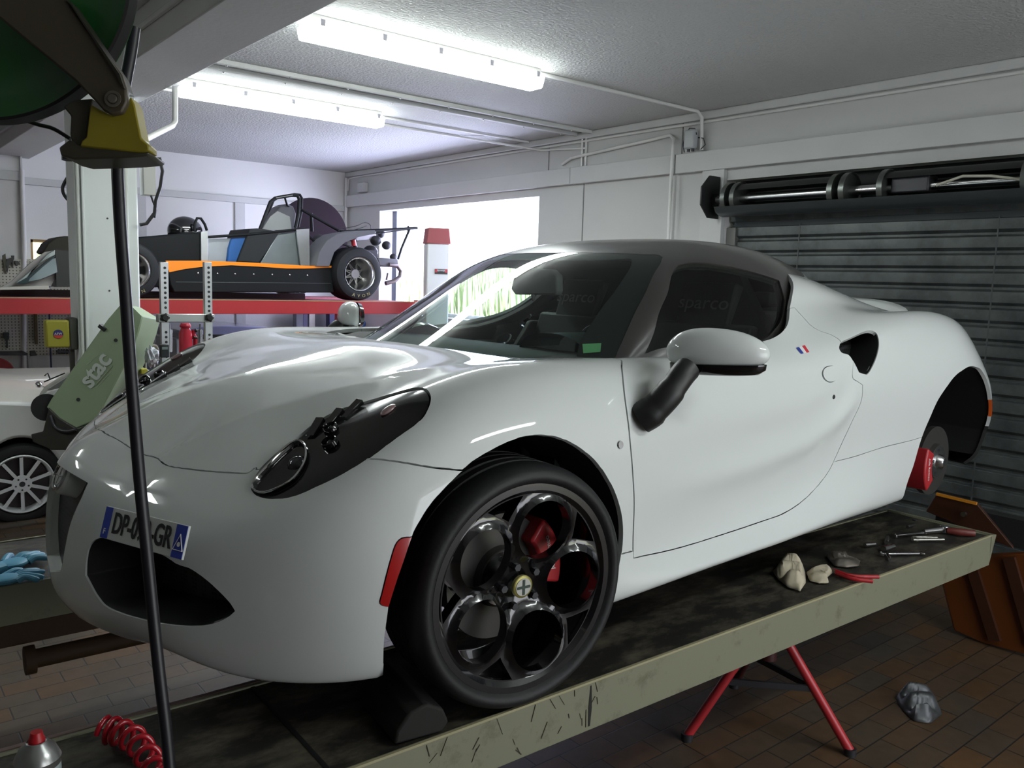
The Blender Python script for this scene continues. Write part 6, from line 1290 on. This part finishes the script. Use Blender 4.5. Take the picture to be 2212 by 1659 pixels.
c = PL(-8, 808, 1, 6.9); rr0 = float(np.linalg.norm(PL(30, 820, 1, 6.9)-c)); q = Matrix.Rotation(radians(90), 4, 'X'); q.translation = Vector(c)
mb = MB(); mb.lathe([(0, .03), (rr0*.3, .03), (rr0*.32, .02), (rr0*.95, .02), (rr0, 0), (rr0, -.05), (0, -.05)], 48, q); o = mb.build('hose_drum', mat('drum_red', (.32, .01, .015), .4)); tag(o, 'red round hose drum at the far left edge', 'hose drum')
textmesh('drum_lettering', 'RIA', .05, mat('drum_text', (.6, .5, .48), .5), frame(tuple(PL(6, 812, 1, 6.86)), (1, 0, 0), (0, 0, 1)), o)
# ---------------- old white car on the left
CY = 3.75
def cpt(px, py, y=CY): return tuple(PL(px, py, 1, y))
WC = thing('white_saloon', 'old white car with white ten-spoke wheel parked behind the nose of the sports car', 'car', (0, 0, 0))
M_wp = mat('old_white_paint', (.66, .67, .66), .35, coat=.6)
wc = PL(48, 1046, 1, CY); wr_ = .262*1.0
arc_pts = [(48+92*cos(radians(a)), 1046-100*sin(radians(a))) for a in np.linspace(-8, 188, 26)]
body = [(150, 985), (175, 960), (185, 910), (165, 880), (120, 866), (60, 862), (0, 858), (-160, 850), (-260, 870), (-300, 930), (-290, 1090), (-120, 1095), (-50, 1080)]
poly = [(300, 1060)]+[(160, 1060)]+arc_pts+[(-60, 1085), (-260, 1090), (-320, 1000), (-300, 905), (-220, 880), (-100, 872), (0, 868), (90, 872), (300, 862)]
mb = MB(); mb.prism([cpt(a, b) for a, b in poly], (0, .10, 0)); mb.build('front_wing', M_wp, WC, bev=.02)
hv = []; 
mb = MB(); hoodp = [(-300, 905, 0), (-220, 880, 0), (-100, 872, 0), (0, 868, 0), (90, 872, 0), (300, 862, 0)]
a = [Vector(cpt(x, y, CY+.02)) for x, y, _ in hoodp]; b_ = [p+Vector((0, .30, .10)) for p in a]; c_ = [p+Vector((0, 1.3, .10)) for p in a]; d_ = [p+Vector((0, 1.55, 0)) for p in a]; n = len(a)
mb.add(a+b_+c_+d_, [(r*n+i, r*n+i+1, (r+1)*n+i+1, (r+1)*n+i) for r in range(3) for i in range(n-1)]); mb.build('bonnet', mat('bonnet_cream', (.60, .58, .52), .3, coat=.6), WC)
mb = MB(); mb.prism([cpt(x, y, CY+1.5) for x, y in ((-300, 905), (300, 862), (300, 1060), (-300, 1060))], (0, .05, 0)); mb.prism([cpt(x, y, CY+.1) for x, y in ((-60, 1000), (300, 1000), (300, 1050), (-60, 1050))], (0, 1.4, 0)); mb.build('inner_body', M_under, WC)
# screen pillar and glass
mb = MB(); mb.tube([cpt(84, 862, CY+.15), cpt(100, 838, CY+.15), cpt(165, 797, CY+.15), cpt(262, 752, CY+.15)], .014); mb.tube([cpt(95, 850, CY+1.35), cpt(262, 770, CY+1.35)], .014); mb.build('screen_pillar', mat('pillar_grey', (.40, .40, .35), .4), WC)
bprism('windscreen', [(100, 838), (262, 756), (262, 850), (140, 858)], CY+.2, .02, mat('screen_grey', (.16, .17, .15), .2, coat=.5), WC)
bprism('scuttle', [(88, 858), (110, 845), (150, 835), (262, 800), (262, 868), (110, 868)], CY+.1, .04, M_wp, WC)
mb = MB(); mb.ell(cpt(84, 831, CY-.05), .022, .03, .022, 14, 10); mb.tube([cpt(86, 833, CY-.05), cpt(95, 836, CY+.1)], .006); mb.build('wing_mirror', M_chrome, WC)
mb = MB(); mb.tube([cpt(96, 812, CY+.3), cpt(103, 806, CY+.3), cpt(108, 818, CY+.3)], .005); mb.bar(cpt(95, 825, CY+.2), cpt(140, 806, CY+.2), .008); mb.build('wiper', M_black, WC)
mb = MB(); q = Matrix.Rotation(radians(90), 4, 'X'); mb.lathe([(.19, -.02), (.20, 0), (.225, .004), (.250, -.004), (.262, -.03), (.262, -.16), (.25, -.18), (.19, -.18)], 64, q); ty = mb.build('tyre', M_tyre, WC); ty.location = tuple(wc)
mb = MB(); mb.lathe([(.192, 0), (.186, .010), (.178, .002), (.170, -.03), (.168, -.15)], 64, q)
for k in range(10):
    a0 = 2*pi*k/10+.31; mb.prism([(.045*cos(a0-.22), -.0, .045*sin(a0-.22)), (.176*cos(a0-.055), -.004, .176*sin(a0-.055)), (.176*cos(a0+.055), -.004, .176*sin(a0+.055)), (.045*cos(a0+.22), -.0, .045*sin(a0+.22))], (0, .014, 0))
mb.lathe([(.018, .004), (.055, .004), (.058, -.01), (.018, -.01)], 40, q, closed=True); mb.build('white_rim', mat('rim_white', (.72, .73, .75), .4), ty)
mb = MB()
for k in range(5): a0 = 2*pi*k/5+.9; mb.cyl((.038*cos(a0), -.006, .038*sin(a0)), (.038*cos(a0), .0, .038*sin(a0)), .006, n=8)
mb.lathe([(0, .0), (.018, .0)], 16, q); mb.build('wheel_nuts', M_dark, ty)
mb = MB(); mb.lathe([(0, -.06), (.165, -.06)], 40, q); mb.build('brake_drum', mat('drum_dark2', (.03, .02, .02), .5), ty)
mb = MB(); mb.prism([cpt(x, y, CY+.06) for x, y in ([(160, 1060)]+arc_pts+[(-60, 1085)])], (0, .5, 0)); 
w = MB(); ring = [cpt(x, y, CY+.02) for x, y in arc_pts]; n = len(ring); w.add(ring+[(p[0], p[1]+.45, p[2]) for p in ring], [(i, i+1, n+i+1, n+i) for i in range(n-1)]+[tuple(range(n, 2*n))]); w.build('wheel_well', M_under, WC)
